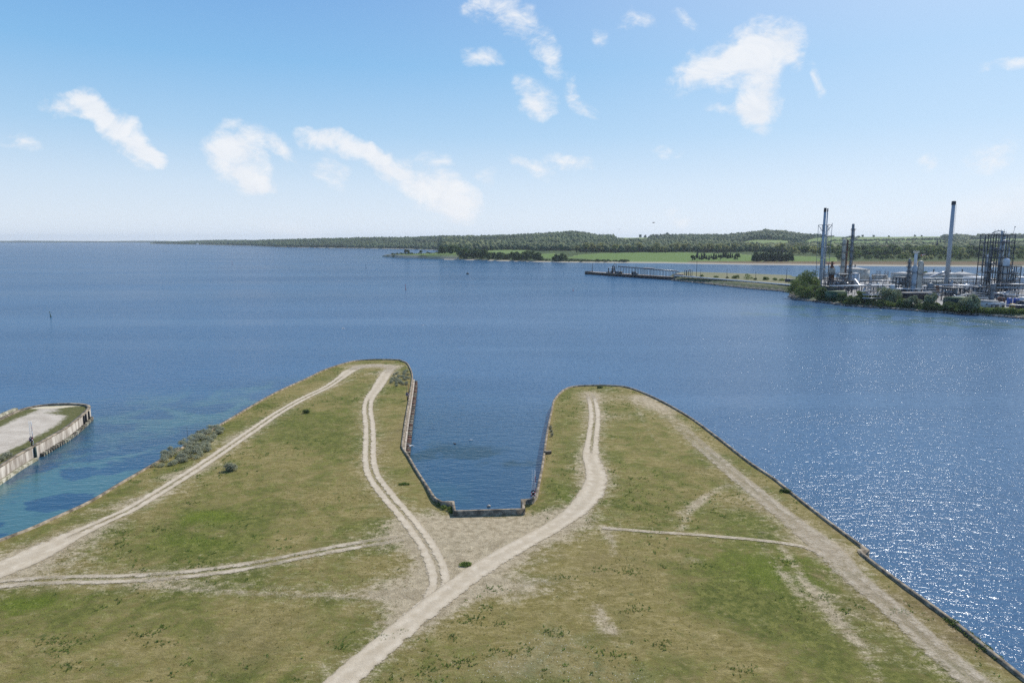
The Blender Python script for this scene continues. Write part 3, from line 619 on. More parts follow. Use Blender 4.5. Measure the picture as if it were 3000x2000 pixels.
# ------------------------------------------------------------------ water
def water_mat():
    m = bpy.data.materials.new('sea_water'); m.use_nodes = True; t = NT(m.node_tree); out = t.n['Material Output']; t.n.remove(t.n['Principled BSDF'])
    p = t.node('ShaderNodeNewGeometry').outputs['Position']
    def wb(px, py, a, b, rot=0.0, w=1.0): c = W(px, py, 0); return ((c[0], c[1]), (a, b), R(rot), w)
    f = lambda x, k: t.math('MULTIPLY', t.math('SUBTRACT', x, .5), k)
    warp = t.node('ShaderNodeTexNoise'); warp.inputs['Scale'].default_value = .06; warp.inputs['Detail'].default_value = 4; t.link(p, warp.inputs['Vector'])
    wv = t.node('ShaderNodeVectorMath', operation='SUBTRACT'); t.link(warp.outputs['Color'], wv.inputs[0]); wv.inputs[1].default_value = (.5, .5, .5)
    ws = t.node('ShaderNodeVectorMath', operation='SCALE'); t.link(wv.outputs[0], ws.inputs[0]); ws.inputs['Scale'].default_value = 9
    wa = t.node('ShaderNodeVectorMath', operation='ADD'); t.link(p, wa.inputs[0]); t.link(ws.outputs[0], wa.inputs[1]); q = wa.outputs[0]
    shallows_and_reflection = t.blobs(q, [wb(20,1520,52,36,35,2.4), wb(160,1450,44,28,45,1.6), wb(270,1470,24,22,45,1.2), wb(420,1260,60,20,46,.75), wb(470,1190,80,30,30,.6), wb(900,1120,45,12,35,.35),
         wb(2330,895,60,24,-15,.6), wb(2620,930,120,24,-14,1.2), wb(2920,955,100,24,-14,1.2), wb(2450,908,70,22,-18,1.0), wb(1130,753,170,80,0,.8), wb(1090,758,130,60,0,.5), wb(1290,1400,10,30,20,.45), wb(1260,1250,12,30,0,.25)])  # works shore blobs carry its painted green reflection; the rest are shallows
    shallows_and_reflection = t.math('SUBTRACT', shallows_and_reflection, t.blobs(q, [wb(270,1350,24,12,40,.75), wb(230,1280,24,10,30,.4)]))
    shallows_and_reflection = t.math('MAXIMUM', t.math('MINIMUM', shallows_and_reflection, 1.0), 0.0)
    weed = t.rng(t.noise(t.mapping(p, sc=(.6, 1, 1)), .32, 4, .6), .56, .68)
    deep = t.mix(t.rng(t.noise(t.mapping(p, sc=(.2, 1, 1)), .011, 4, .55), .3, .7), WATER_DEEP[0], WATER_DEEP[1])
    sunward_sheen = t.blobs(p, [wb(2350,960,330,260,-20,1.3), wb(1750,900,300,160,0,.7)])  # paler sunward water: reflected sky glow painted into the body colour
    deep = t.mix(t.math('MULTIPLY', t.math('MINIMUM', sunward_sheen, 1.0), .8), deep, (.058, .122, .212))
    murk = t.blobs(p, [wb(200,1370,120,80,40,1.5), wb(1400,1400,45,70,0,.9)])
    deep = t.mix(t.math('MULTIPLY', t.math('MINIMUM', murk, 1.0), .85), deep, (.020, .062, .105))
    green = t.blobs(q, [wb(2620,930,140,30,-14,1.2), wb(2920,955,110,30,-14,1.2), wb(2400,897,80,26,-18,1.0)])  # dark green reflection of the works shore, painted into the water colour
    teal = t.mix(t.math('MINIMUM', green, 1.0), (.058, .138, .140), (.032, .072, .054))
    teal = t.mix(t.math('MULTIPLY', weed, .45), teal, (.020, .07, .10))
    c = t.mix(t.math('MULTIPLY', t.rng(shallows_and_reflection, .0, 1.0), .95), deep, teal)
    # eelgrass bed in the dock
    dock = t.blobs(q, [wb(1330,1330,15,11,-10,1.6), wb(1450,1345,20,5,-12,1.0)])
    c = t.mix(t.math('MULTIPLY', t.rng(dock, .0, 1.0), .92), c, (.006, .032, .042))
    geo = t.node('ShaderNodeNewGeometry')
    # waves: wind chop, ripples, long swell bands
    g1 = t.noise(t.mapping(p, rot=(0, 0, R(-28)), sc=(.55, 1.25, 1)), .5, 2, .5, .4)
    g2 = t.noise(t.mapping(p, rot=(0, 0, R(-15)), sc=(.6, 1.3, 1)), 1.15, 2, .55, .4)
    g3 = t.noise(t.mapping(p, rot=(0, 0, R(-35)), sc=(.8, 1.2, 1)), 3.1, 2, .55, .3)
    calm = t.rng(t.noise(t.mapping(p, rot=(0, 0, R(6)), sc=(.16, 1, 1)), .013, 4, .55, .4), .3, .7, .45, 1.2)
    near_isle = t.blobs(p, [wb(100,1480,60,34,40,.9), wb(1400,1400,36,70,0,.55)], 'SPHERICAL')
    calm = t.math('MULTIPLY', calm, t.math('SUBTRACT', 1.0, t.math('MINIMUM', near_isle, .55)))
    h = t.math('ADD', t.math('MULTIPLY', g1, .50), t.math('ADD', t.math('MULTIPLY', g2, .34), t.math('MULTIPLY', g3, .12)))
    h = t.math('MULTIPLY', h, calm)
    bp = t.node('ShaderNodeBump'); bp.inputs['Strength'].default_value = 1.0; bp.inputs['Distance'].default_value = WAVE
    t.link(h, bp.inputs['Height'])
    dif = t.node('ShaderNodeBsdfDiffuse'); t.link(c, dif.inputs['Color']); t.link(bp.outputs[0], dif.inputs['Normal'])
    gl = t.node('ShaderNodeBsdfGlossy'); gl.inputs['Roughness'].default_value = WROUGH; t.link(bp.outputs[0], gl.inputs['Normal']); gl.inputs['Color'].default_value = (.92, .96, 1, 1)
    fr = t.node('ShaderNodeFresnel'); fr.inputs['IOR'].default_value = 1.33; t.link(bp.outputs[0], fr.inputs['Normal'])
    fac = t.math('MINIMUM', t.math('MULTIPLY', fr.outputs[0], WREFL[0]), WREFL[1])
    mx = t.node('ShaderNodeMixShader'); t.link(fac, mx.inputs[0]); t.link(dif.outputs[0], mx.inputs[1]); t.link(gl.outputs[0], mx.inputs[2]); t.link(mx.outputs[0], out.inputs[0])
    return m
WATER_DEEP = ((.020, .073, .150), (.028, .095, .185)); WAVE = .49; WROUGH = .098; WREFL = (1.15, .32)
X0, X1, Y0, Y1 = -12000, 12000, -300, 13500
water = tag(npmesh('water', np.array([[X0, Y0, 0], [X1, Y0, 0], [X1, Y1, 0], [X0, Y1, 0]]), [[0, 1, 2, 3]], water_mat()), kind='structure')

# ------------------------------------------------------------------ far land
SHORE = [(456,714),(577,716.6),(740,720),(825,724),(978,726.4),(1199,729.5),(1285,733),(1300,759.5),(1374,761),(1442,763),(1571,766.5),(1660,768),(1799,769),(1948,770),(2037,772),(2200,774.5),(2350,776),(2640,779),(3000,781),(3500,784)]
SKYL = [(456,712),(577,706),(650,705),(740,706),(825,704),(900,703),(1000,700.5),(1100,698),(1200,698),(1265,694),(1310,694),(1400,694),(1500,691),(1600,686.5),(1680,680),(1720,686),(1748,691),(1858,692),(2000,690),(2126,690),(2200,683),(2245,678.5),(2305,680),(2345,687),(2390,689.5),(2530,690),(2720,689.5),(3000,689.5),(3500,690)]
RIDGE = [(456,9000),(577,8000),(740,5600),(825,4700),(1000,4300),(1292,4200),(1680,3800),(2000,4200),(2245,3800),(2500,4500),(3500,4600)]
def ip(tab, x): a = np.array(tab, float); return np.interp(x, a[:, 0], a[:, 1])
def hill_z(x, D):
    Ds = H*2000/(ip(SHORE, x)-703); Dr = ip(RIDGE, x); zr = np.maximum(3, H+(703-ip(SKYL, x))/2000*Dr-10)
    s = D-Ds; near = x > 1295
    z = -1.2+3.0*sstep(s, -15, 20)+1.0*sstep(s, 20, 120)
    field = 8.5*sstep(s, 30, 420)
    z = z+np.where(near, field, 5*sstep(s, 20, 200))
    up = sstep(D, np.where(near, 1750, Ds+60), Dr)
    z = z+np.maximum(zr-np.where(near, 11, 7), 0)*up**1.15
    z = z+np.where(near, 5, 3)*(fbm(x*.01, D*.004, 1.0, 3, 41)-.5)*sstep(s, 60, 500)
    z = z-np.maximum(0, D-Dr)*.02
    return z
xs = np.concatenate([np.arange(440, 1285, 12), np.arange(1285, 1310, 3), np.arange(1310, 3300, 14)]).astype(float)
ts = np.linspace(0, 1, 110)**1.6
XX, TT = np.meshgrid(xs, ts); Ds = H*2000/(ip(SHORE, XX)-703); De = ip(RIDGE, XX)+700
DD = Ds-12+(De-Ds+12)*TT
ZZ = hill_z(XX, DD); Xw = (XX-1500)/2000*(DD*CP-(ZZ-H)*SP); V = np.stack([Xw, DD, ZZ], -1).reshape(-1, 3)
I = np.arange(XX.size).reshape(XX.shape); F = np.stack([I[:-1, :-1], I[:-1, 1:], I[1:, 1:], I[1:, :-1]], -1).reshape(-1, 4)
FIELDS = [[(1655,756),(1700,746),(1769,741.5),(1900,739),(1977,739),(2067,742),(2120,744),(2156,742.5),(2200,748),(2260,752),(2300,750),(2330,750),(2458,755),(2458,767),(2300,768),(2030,768.5),(1840,768),(1700,757)],
 [(2160,724),(2175,708),(2215,702),(2290,703),(2345,712),(2290,726)],[(2342,716),(2365,702),(2390,697),(2478,690),(2520,692),(2480,712),(2420,722)],[(2400,722),(2440,706),(2600,703),(2770,699),(2770,718),(2560,722)],
 [(1785,708),(1800,696),(1850,691),(1905,693),(1900,708)],[(2800,712),(2850,702),(2920,699),(3100,699),(3100,712),(2880,716)],[(2300,722),(2340,713),(2380,712),(2370,724)],
 [(1430,734),(1480,732),(1560,733),(1560,741),(1430,744)],[(2470,699),(2500,693),(2620,691),(2760,692),(2760,703),(2600,706),(2480,706)],[(1575,745),(1620,742),(1655,750),(1640,758),(1585,755)]]
pxs, pys = proj(V); PP = np.stack([pxs, pys], 1)
fld = np.zeros(len(V)); 
for k, poly in enumerate(FIELDS): fld = np.where(inside(PP, np.array(poly, float)), 1.0 if k in (0, 9) else .55+.1*(k % 4), fld)
reed = (pxs > 2020)*sstep(pys, 764.5, 767)*(1-sstep(pys, 775, 777)); sand = (1-sstep(V[:, 2], 1.0, 2.2))
ter = np.column_stack([fld, reed, sand, fbm(V[:, 0], V[:, 1], .004, 3, 7)])
def hill_mat():
    m = bpy.data.materials.new('farmland'); m.use_nodes = True; t = NT(m.node_tree); b = t.n['Principled BSDF']
    a = t.node('ShaderNodeVertexColor', layer_name='cover'); sp = t.node('ShaderNodeSeparateColor'); t.link(a.outputs['Color'], sp.inputs[0])
    p = t.node('ShaderNodeNewGeometry').outputs['Position']; n = t.noise(p, .02, 4, .6); n2 = t.noise(t.mapping(p, sc=(.3, 1, 1)), .05, 3)
    c = t.mix(t.rng(n, .3, .7), (.05, .075, .03), (.08, .105, .04))
    fc = t.mix(t.rng(sp.outputs[0], .5, 1.0), (.21, .25, .10), (.13, .19, .055)); fc = t.mix(t.math('MULTIPLY', t.rng(n2, .35, .7), .5), fc, (.12, .18, .05))
    c = t.mix(t.rng(sp.outputs[0], .3, .5), c, fc)
    c = t.mix(sp.outputs[1], c, t.mix(t.rng(n2, .35, .65), (.13, .088, .055), (.17, .125, .072)))
    c = t.mix(sp.outputs[2], c, (.42, .37, .29))
    t.link(c, b.inputs['Base Color']); b.inputs['Roughness'].default_value = .95; b.inputs['Specular IOR Level'].default_value = .05
    return m
M['hill'] = hill_mat()
tag(npmesh('hills', V, F, M['hill'], smooth=True, attrs={'cover': ter}), kind='structure')
# low headland in front of the bay
hx = np.linspace(1118, 1345, 60); 
def head_edges(x):
    f = H*2000/(ip([(1118,751),(1163,755),(1292,759),(1360,760.5)], x)-703); w = ip([(1118,10),(1140,80),(1200,190),(1292,330),(1360,420)], x); return f, w
hs = np.linspace(0, 1, 26); HX, HS = np.meshgrid(hx, hs); f_, w_ = head_edges(HX); HD = f_+w_*HS
crest = ip([(1118,1),(1130,5.5),(1170,8.0),(1230,9),(1292,11),(1345,11)], HX)
HZ = -1+(crest+1)*sstep(HS*w_, -2, 16)*(1-sstep(HS, .72, 1.0)); HXw = (HX-1500)/2000*(HD*CP-(HZ-H)*SP)
HV = np.stack([HXw, HD, HZ], -1).reshape(-1, 3); I = np.arange(HX.size).reshape(HX.shape); HF = np.stack([I[:-1, :-1], I[:-1, 1:], I[1:, 1:], I[1:, :-1]], -1).reshape(-1, 4)
cl = sstep(HV[:, 2], .5, 1.5)*(1-sstep(HV[:, 2], 6, 8.5))*(HV[:, 1] < (f_+30).ravel())
hcov = np.column_stack([sstep(HV[:, 2], 6.5, 8)*.8, np.zeros(len(HV)), cl*sstep(fbm(HV[:, 0], HV[:, 1], .03, 3, 3), .35, .65)+(HV[:, 2] < 1), np.zeros(len(HV))])
tag(npmesh('headland', HV, HF, M['hill'], smooth=True, attrs={'cover': np.clip(hcov, 0, 1)}), kind='structure')
# coast across the bay, on the horizon
cx = np.linspace(-9800, 1500, 260); czz = 14+16*fbm(cx, cx*0, .0016, 4, 77)+9*fbm(cx, cx*0, .012, 2, 78); czz *= sstep(1500-cx, 0, 900)
CV = np.concatenate([np.column_stack([cx, 11150+300*fbm(cx, cx*0, .0006, 2, 5), -0.9+0*cx]), np.column_stack([cx, 11500+0*cx, czz]), np.column_stack([cx, 12400+0*cx, czz*.9-2]), np.column_stack([cx, 12700+0*cx, -.9+0*cx])])
I = np.arange(4*260).reshape(4, 260); CF = np.stack([I[:-1, :-1], I[:-1, 1:], I[1:, 1:], I[1:, :-1]], -1).reshape(-1, 4)
tag(npmesh('hills', CV, CF, mat('distant_coast', (.05, .07, .035), .95, scale=.004), smooth=True), kind='structure')

# ------------------------------------------------------------------ trees
def leaf_cloud(g, lobes, nleaf, leaf, jitter=.25, up=.35):
    """small leaf faces over a set of lobes (cx, cy, cz, rx, ry, rz)"""
    L = np.array(lobes, float); vol = (L[:, 3]*L[:, 4]+L[:, 4]*L[:, 5]+L[:, 3]*L[:, 5]); k = g.choice(len(L), nleaf, p=vol/vol.sum())
    d = g.normal(size=(nleaf, 3)); d[:, 2] += up*.6; d /= np.linalg.norm(d, axis=1)[:, None]
    r = 1-jitter*g.random(nleaf)**1.6*1.8
    c = L[k, :3]+d*L[k, 3:]*r[:, None]
    nrm = d+g.normal(0, .55, (nleaf, 3)); nrm /= np.linalg.norm(nrm, axis=1)[:, None]
    u = np.cross(nrm, g.normal(size=(nleaf, 3))); u /= np.linalg.norm(u, axis=1)[:, None]; v = np.cross(nrm, u)
    s = leaf*g.uniform(.55, 1.25, nleaf)[:, None]
    V = np.stack([c-u*s, c+v*s*.75, c+u*s, c-v*s*.75], 1).reshape(-1, 3)
    lob = g.random(len(L)); tint = np.clip(.25+.5*lob[k]+g.normal(0, .16, nleaf), 0, 1)
    return V, tint
def lobes_for(g, h, r, n, kind):
    out = []
    if kind == 'cone':
        for i in range(n):
            z = h*(.12+.86*i/n); rr = r*(1.02-(i/n)**1.1)+.1*r; a = g.uniform(0, 6.3); out.append((g.normal(0, .12)*r, g.normal(0, .12)*r, z, rr, rr, h/n*.8))
    else:
        b = .28 if kind == 'round' else .05
        out.append((0, 0, h*(b+.38), r*.72, r*.72, h*(.98-b)*.42))
        for i in range(n):
            a = g.uniform(0, 6.28); q = g.uniform(.3, .85); z = h*(b+.12+(.93-b-.2)*g.random()); s = g.uniform(.28, .5)*(1.15-.5*z/h)
            out.append((math.cos(a)*r*q*(1.15-.55*z/h), math.sin(a)*r*q*(1.15-.55*z/h), z, r*s, r*s, h*s*.42))
    return out
def tree_proto(name, seed, h, r, nl, nleaf, leaf, lm, kind='round', trunk=True, split=True):
    g = np.random.default_rng(seed); random.seed(seed); L = lobes_for(g, h, r, nl, kind); V, tint = leaf_cloud(g, L, nleaf, leaf, .3)
    V[:, 2] = np.maximum(V[:, 2], .05)
    F = np.arange(len(V)).reshape(-1, 4)
    e = bpy.data.objects.new(name, None); COL.objects.link(e)
    npmesh('crown', V, F, lm, e, fattr={'tint': tint})
    if trunk:
        mb = MB(); tr = h*.022+.06; mb.cyl((0, 0, -.4), (g.normal(0, .03)*h, g.normal(0, .03)*h, h*.5), tr*1.3, tr*.6, 7)
        for l in L[1:6]: mb.cyl((0, 0, h*.25+.1*h*g.random()), (l[0]*.9, l[1]*.9, l[2]), tr*.5, tr*.2, 5)
        mb.build('trunk', M['bark'], e)
    return e
def place(protos, used, i, loc, sx, sz, rz, name, label, cat, group):
    pr = protos[i]
    if i not in used: used.add(i); o = pr; o.location = loc; o.rotation_euler = (0, 0, rz); o.scale = (sx, sx, sz); o.name = name
    else: o = dup(pr, loc, rz, scale=(sx, sx, sz)); o.name = name
    for k in ('label', 'category', 'group'):
        if k in o: del o[k]
    return tag(o, label, cat, group)
def land_pt(px, D):
    z = float(hill_z(np.array([float(px)]), np.array([float(D)]))[0]); return np.array([(px-1500)/2000*(D*CP-(z-H)*SP), D, z])
def head_pt(px, s):
    f, w = head_edges(np.array([px])); D = float(f[0]+w[0]*s); z = float(ip([(1118,1),(1130,5.5),(1170,8.0),(1230,9),(1292,11),(1345,11)], np.array([px]))[0])-.5
    return np.array([(px-1500)/2000*(D*CP-(z-H)*SP), D, z])
FAR = [tree_proto('tree', 100+i, 1.0, .46, 9, 420, .085, M['leaf']) for i in range(4)]
FARP = [tree_proto('tree', 120+i, 1.0, .46, 9, 330, .080, M['leafpale']) for i in range(4)]
FARD = [tree_proto('tree', 140+i, 1.0, .42, 9, 420, .085, M['leafdark']) for i in range(3)]
FARC = [tree_proto('pine_tree', 160+i, 1.0, .24, 7, 300, .07, M['conifer'], 'cone') for i in range(3)]
FARW = [tree_proto('tree', 200+i, 1.0, .55, 11, 460, .09, M['leaf'], 'bush', trunk=False) for i in range(4)]
FARV = [tree_proto('tree', 220+i, 1.0, .55, 11, 460, .09, M['leafdark'], 'bush', trunk=False) for i in range(3)]
FARU = [tree_proto('tree', 240+i, 1.0, .55, 11, 400, .09, M['leafpale'], 'bush', trunk=False) for i in range(3)]
FARB = [tree_proto('shrub', 180+i, 1.0, .8, 7, 240, .13, M['leafdark'], 'bush', trunk=False) for i in range(3)]
for q in (FAR, FARP, FARD, FARC, FARB, FARW, FARV, FARU):
    for o in q: o.location = (0, 0, -500)
U = {k: set() for k in 'abcdefgh'}
g = np.random.default_rng(11)
def put(kind, P, h, label, group, wide=1.0):
    h *= 1.0; pr, key, nm, cat = {'g': (FAR, 'a', 'tree', 'tree'), 'p': (FARP, 'b', 'tree', 'tree'), 'd': (FARD, 'c', 'tree', 'tree'), 'c': (FARC, 'd', 'pine_tree', 'tree'), 'b': (FARB, 'e', 'shrub', 'shrub'), 'G': (FARW, 'f', 'tree', 'tree'), 'D': (FARV, 'g', 'tree', 'tree'), 'P': (FARU, 'h', 'tree', 'tree')}[kind]
    i = int(g.integers(len(pr))); P = np.array(P, float); P[2] -= .3
    place(pr, U[key], i, P, h*wide*g.uniform(.85, 1.15), h, g.uniform(0, 6.28), nm, label, cat, group)
# headland woods
for x in np.linspace(1296, 1432, 17): put('D', head_pt(min(x, 1340), g.uniform(.2, .6)) if x < 1340 else land_pt(x, H*2000/(ip(SHORE, x)-703)+g.uniform(14, 70)), g.uniform(17, 25), 'dark broadleaf tree crowded on the pale cliff of the headland', 'dark trees on the headland cliff')
for x in np.linspace(1440, 1578, 19): put('D', land_pt(x, H*2000/(ip(SHORE, x)-703)+g.uniform(12, 60)), g.uniform(14, 23)*(1-.3*abs(x-1540)/100), 'dark rounded tree in the second shore wood past the gap in the headland', 'dark trees of the second shore wood')
for x, h in ((1622,10),(1633,15),(1645,17),(1652,14)): put('D', land_pt(x, H*2000/(ip(SHORE, x)-703)+g.uniform(14, 40)), h, 'dark tree in the small clump at the corner of the green field', 'trees at the field corner')
for x in np.linspace(1150, 1285, 22): put('b', head_pt(x, g.uniform(.15, .6)), g.uniform(2.5, 5.5), 'low shrub on the grassy top of the narrow headland', 'shrubs on the headland', 1.2)
for x, h in ((1188,13),(1196,12),(1234,10)): put('d', head_pt(x, .4), h, 'small dark tree standing up from the headland scrub', 'lone trees on the headland tip')
for x in np.concatenate([np.linspace(1660, 1840, 26), np.linspace(1580, 1650, 8)]): put('b', land_pt(x, H*2000/(ip(SHORE, x)-703)+g.uniform(10, 35)), g.uniform(3, 6), 'low dark shore bush along the foot of the big green field', 'bushes along the field shore', 1.3)
# spring trees behind the field
for x in np.concatenate([np.linspace(1690, 2110, 46), np.linspace(2120, 2345, 22)]):
    k = 'p' if g.random() < .72 else 'd'; x = x+g.uniform(-4, 4); h = g.uniform(16, 27) if k == 'p' else g.uniform(7, 13)
    put(k, land_pt(x, g.uniform(1690, 1860)), h, 'pale budding tree in the row behind the green field' if k == 'p' else 'dark low tree under the pale row behind the green field', 'pale trees behind the field' if k == 'p' else 'dark low trees behind the field')
for x in np.linspace(2028, 2160, 20): put('c' if g.random() < .7 else 'd', land_pt(x, g.uniform(1330, 1430)), g.uniform(8, 16), 'dark pine in the ragged shelter belt below the field', 'pines of the shelter belt')
for x in np.concatenate([np.linspace(2205, 2322, 28), np.linspace(2210, 2310, 14)]): put('c', land_pt(x, g.uniform(1265, 1330)), g.uniform(14, 22)*(1-.25*abs(x-2255)/60), 'dark pine packed in the square plantation on the reed shore', 'pines of the dark plantation')
for x, D, h in ((1262,4100,20),(1277,4100,18),(1876,4050,22),(1890,4060,19),(1918,4080,20),(1953,4100,30),(1957,4110,24),(2035,4150,16),(2048,4150,18),(2440,4400,15),(2527,4450,17),(2560,4450,16),(2604,4450,14),(2680,4480,16),(2700,4480,14),(1000,4150,22),(1065,4200,18),(1215,4200,16)): put('D', land_pt(x, D)-np.array([0, 0, 3.5]), h*1.1, 'lone tree breaking the skyline of the far hills', 'trees on the skyline')
# wood behind the refinery
rows = [(1310, 34, 9, 15), (1390, 32, 15, 21), (1500, 30, 17, 23), (1640, 28, 17, 23)]
for D, n, lo, hi in rows:
    for x in np.linspace(2330 if D > 1400 else 2455, 3060, n):
        if D < 1400 and 2455 > x: continue
        x = x+g.uniform(-9, 9); k = g.choice(['g', 'g', 'd', 'p'], p=[.4, .2, .25, .15])
        put(str(k).upper(), land_pt(x, D+g.uniform(-30, 40)), g.uniform(lo, hi), {'g': 'mid green tree in the wood across the inlet behind the works', 'd': 'dark green tree in the wood across the inlet behind the works', 'p': 'pale green tree in the wood across the inlet behind the works'}[k], {'g': 'green trees across the inlet', 'd': 'dark trees across the inlet', 'p': 'pale trees across the inlet'}[k], 1.12)
for q in (FAR, FARP, FARD, FARC, FARB, FARW, FARV, FARU):
    for o in list(q):
        if 'label' not in o:
            for c in list(o.children): bpy.data.objects.remove(c)
            bpy.data.objects.remove(o)
# forest canopy on the hills: one mass of small crowns
def forest(name, pick_fn, n, hmin, hmax, m, seed, x0=450, x1=3280, dmax=None):
    g = np.random.default_rng(seed); x = g.uniform(x0, x1, n); Ds = H*2000/(ip(SHORE, x)-703); Dr = ip(RIDGE, x)
    D = Ds+25+(Dr-Ds+120)*g.random(n)**.9
    z = hill_z(x, D); X = (x-1500)/2000*(D*CP-(z-H)*SP); P = np.column_stack([X, D, z]); a, b = proj(P); ok = pick_fn(x, D, a, b, g); P = P[ok]; k = len(P)
    h = g.uniform(hmin, hmax, k); r = h*g.uniform(.36, .6, k)
    # a crown: jittered 14-vertex lump
    base = np.array([(math.cos(t)*q, math.sin(t)*q, zz) for zz, q in ((.12, .75), (.5, 1.0), (.82, .62)) for t in (0, 1.256, 2.513, 3.77, 5.027)]+[(0, 0, 1.02), (0, 0, 0)])
    J = base[None]+g.normal(0, .13, (k, 17, 3)); ang = g.uniform(0, 6.28, k); ca, sa = np.cos(ang)[:, None], np.sin(ang)[:, None]
    V = np.stack([P[:, 0:1]+(J[..., 0]*ca-J[..., 1]*sa)*r[:, None], P[:, 1:2]+(J[..., 0]*sa+J[..., 1]*ca)*r[:, None], P[:, 2:3]+J[..., 2]*h[:, None]-.4], -1).reshape(-1, 3)
    f = []
    for lv in (0, 5):
        for i in range(5): j = (i+1) % 5; f += [[lv+i, lv+j, lv+5+j], [lv+i, lv+5+j, lv+5+i]]
    for i in range(5): f.append([10+i, 10+(i+1) % 5, 15])
    f = np.array(f); F = (f[None]+(np.arange(k)*17)[:, None, None]).reshape(-1, 3)
    # stands of one kind share a tone
    tone = np.clip(.5+1.9*(fbm(P[:, 0], P[:, 1], .006, 3, seed)-.5)+.8*(fbm(P[:, 0], P[:, 1], .03, 2, seed+4)-.5)+g.normal(0, .09, k), 0, 1)
    print(name, k)
    return tag(npmesh(name, V, F, m, fattr={'tint': np.repeat(tone, len(f))}), kind='stuff')
def infield(a, b):
    r = np.zeros(len(a), bool); P = np.stack([a, b], 1)
    for poly in FIELDS: r |= inside(P, np.array(poly, float))
    return r
M['forest'] = leaf_mat('forest_canopy', (.125, .175, .08), .3, .55); M['forestpale'] = leaf_mat('pale_canopy', (.22, .255, .11), .25, .35)
def sel(x, D, a, b, g):
    ok = ~infield(a, b) & (D > np.where(x > 1295, 1750, 0))
    # open farmland of the right hand ridge keeps only hedges
    farm = (x > 2350) & (b < 713) & (fbm(x*.02, b*.35, 1.0, 3, 61) < .56)
    far_side = (x > 1295) & (x < 1700) & (b > 735)
    return ok & ~farm & ~far_side
forest('forest', sel, 26000, 11, 19, M['forest'], 5)
def selp(x, D, a, b, g): return sel(x, D, a, b, g) & (x > 1290) & (fbm(a*.012, b*.1, 1.0, 2, 9) > .54)
forest('woodland', selp, 5000, 13, 21, M['forestpale'], 6, 1290)
# scrub, hedges on the field edges
def selh(x, D, a, b, g):
    P = np.stack([a, b], 1); e = np.full(len(a), 99.0)
    for poly in FIELDS[1:]:
        pl = np.array(poly+poly[:1], float); e = np.minimum(e, seg_dist(P*[.12, 1], pl*[.12, 1])[0])
    return (e < .5) & (D > 1800)
forest('hedge', selh, 60000, 4, 8, M['forest'], 7, 1750)

# ------------------------------------------------------------------ air
x0, x1, y0, y1, zb, ztp = -12500, 12500, -500, 14500, -1.0, 135.0
hz = MB().box(((x0+x1)/2, (y0+y1)/2, (zb+ztp)/2), (x1-x0, y1-y0, ztp-zb))
hm = bpy.data.materials.new('sea_air'); hm.use_nodes = True; ht = NT(hm.node_tree); ht.n.remove(ht.n['Principled BSDF'])
pv = ht.node('ShaderNodeVolumePrincipled'); pv.inputs['Color'].default_value = (.80, .89, 1.0, 1); pv.inputs['Density'].default_value = HAZE = 4.2e-5; pv.inputs['Anisotropy'].default_value = .2
ht.link(pv.outputs[0], ht.n['Material Output'].inputs['Volume'])
tag(hz.build('haze', hm), kind='stuff')

# ------------------------------------------------------------------ works peninsula
GZ = 3.0
def gp(px, D, z=GZ): return np.array([(px-1500)/2000.0*(D*CP-(z-H)*SP), D, z])
PEN = [W(x, y, 0)[:2] for x, y in [(3300,957),(3150,946),(3000,934),(2895,925.5),(2806,920.5),(2687,911.5),(2568,902.5),(2484,896.5),(2398,885),(2345,880),(2320,871),(2314,857),(2186,845),(2052,830),(1962,819.5)]]
PEN += [W(x, y, 0)[:2] for x, y in [(1972,807),(2028,805.5),(2200,811.5),(2350,817),(2500,819),(2700,820),(3000,822),(3400,824)]]
pen_line = catmull(PEN, 6, 60); pen_poly = pen_line; pen_closed = np.vstack([pen_line, pen_line[:1]])
NP_, NF_, nd = grid_in_poly(pen_poly, pen_closed, 3.2)
nzz = -.4+2.2*sstep(nd, -1, 5)+1.2*sstep(nd, 4, 12)+.25*(fbm(NP_[:, 0], NP_[:, 1], .05, 3, 4)-.5)
ppx, ppy = proj(np.column_stack([NP_, nzz])); nzz = nzz+np.where(ppx < 2318, 1.5*sstep(nd, 1.5, 6), 0); yard = sstep(ppx, 2330, 2390)*sstep(nd, 10, 18)
causeway = (1-sstep(ppx, 2300, 2340))
wild = np.clip(1-yard, 0, 1); stones = (1-sstep(nzz, .5, 1.5))
def pen_mat():
    m = bpy.data.materials.new('works_ground'); m.use_nodes = True; t = NT(m.node_tree); b = t.n['Principled BSDF']
    p = t.node('ShaderNodeNewGeometry').outputs['Position']; a = t.node('ShaderNodeVertexColor', layer_name='cover'); sp = t.node('ShaderNodeSeparateColor'); t.link(a.outputs['Color'], sp.inputs[0])
    n0 = t.noise(p, .08, 4, .6); n1 = t.noise(p, .6, 4, .65)
    c = t.mix(t.rng(n0, .3, .7), (.24, .225, .205), (.36, .34, .31))
    gr = t.mix(t.rng(n1, .3, .7), (.045, .065, .022), (.08, .10, .03)); gr2 = t.mix(t.rng(n0, .3, .7), (.12, .125, .04), (.17, .15, .07))
    c = t.mix(sp.outputs[0], c, gr); c = t.mix(sp.outputs[2], c, gr2); c = t.mix(sp.outputs[1], c, t.mix(t.rng(n1, .35, .65), (.08, .068, .055), (.27, .235, .195)))
    t.link(c, b.inputs['Base Color']); b.inputs['Roughness'].default_value = .95; return m
tag(npmesh('ground', np.column_stack([NP_, nzz]), NF_, pen_mat(), smooth=True, attrs={'cover': np.column_stack([wild, stones, causeway*sstep(nd, 6.5, 9), wild*0])}), kind='structure')
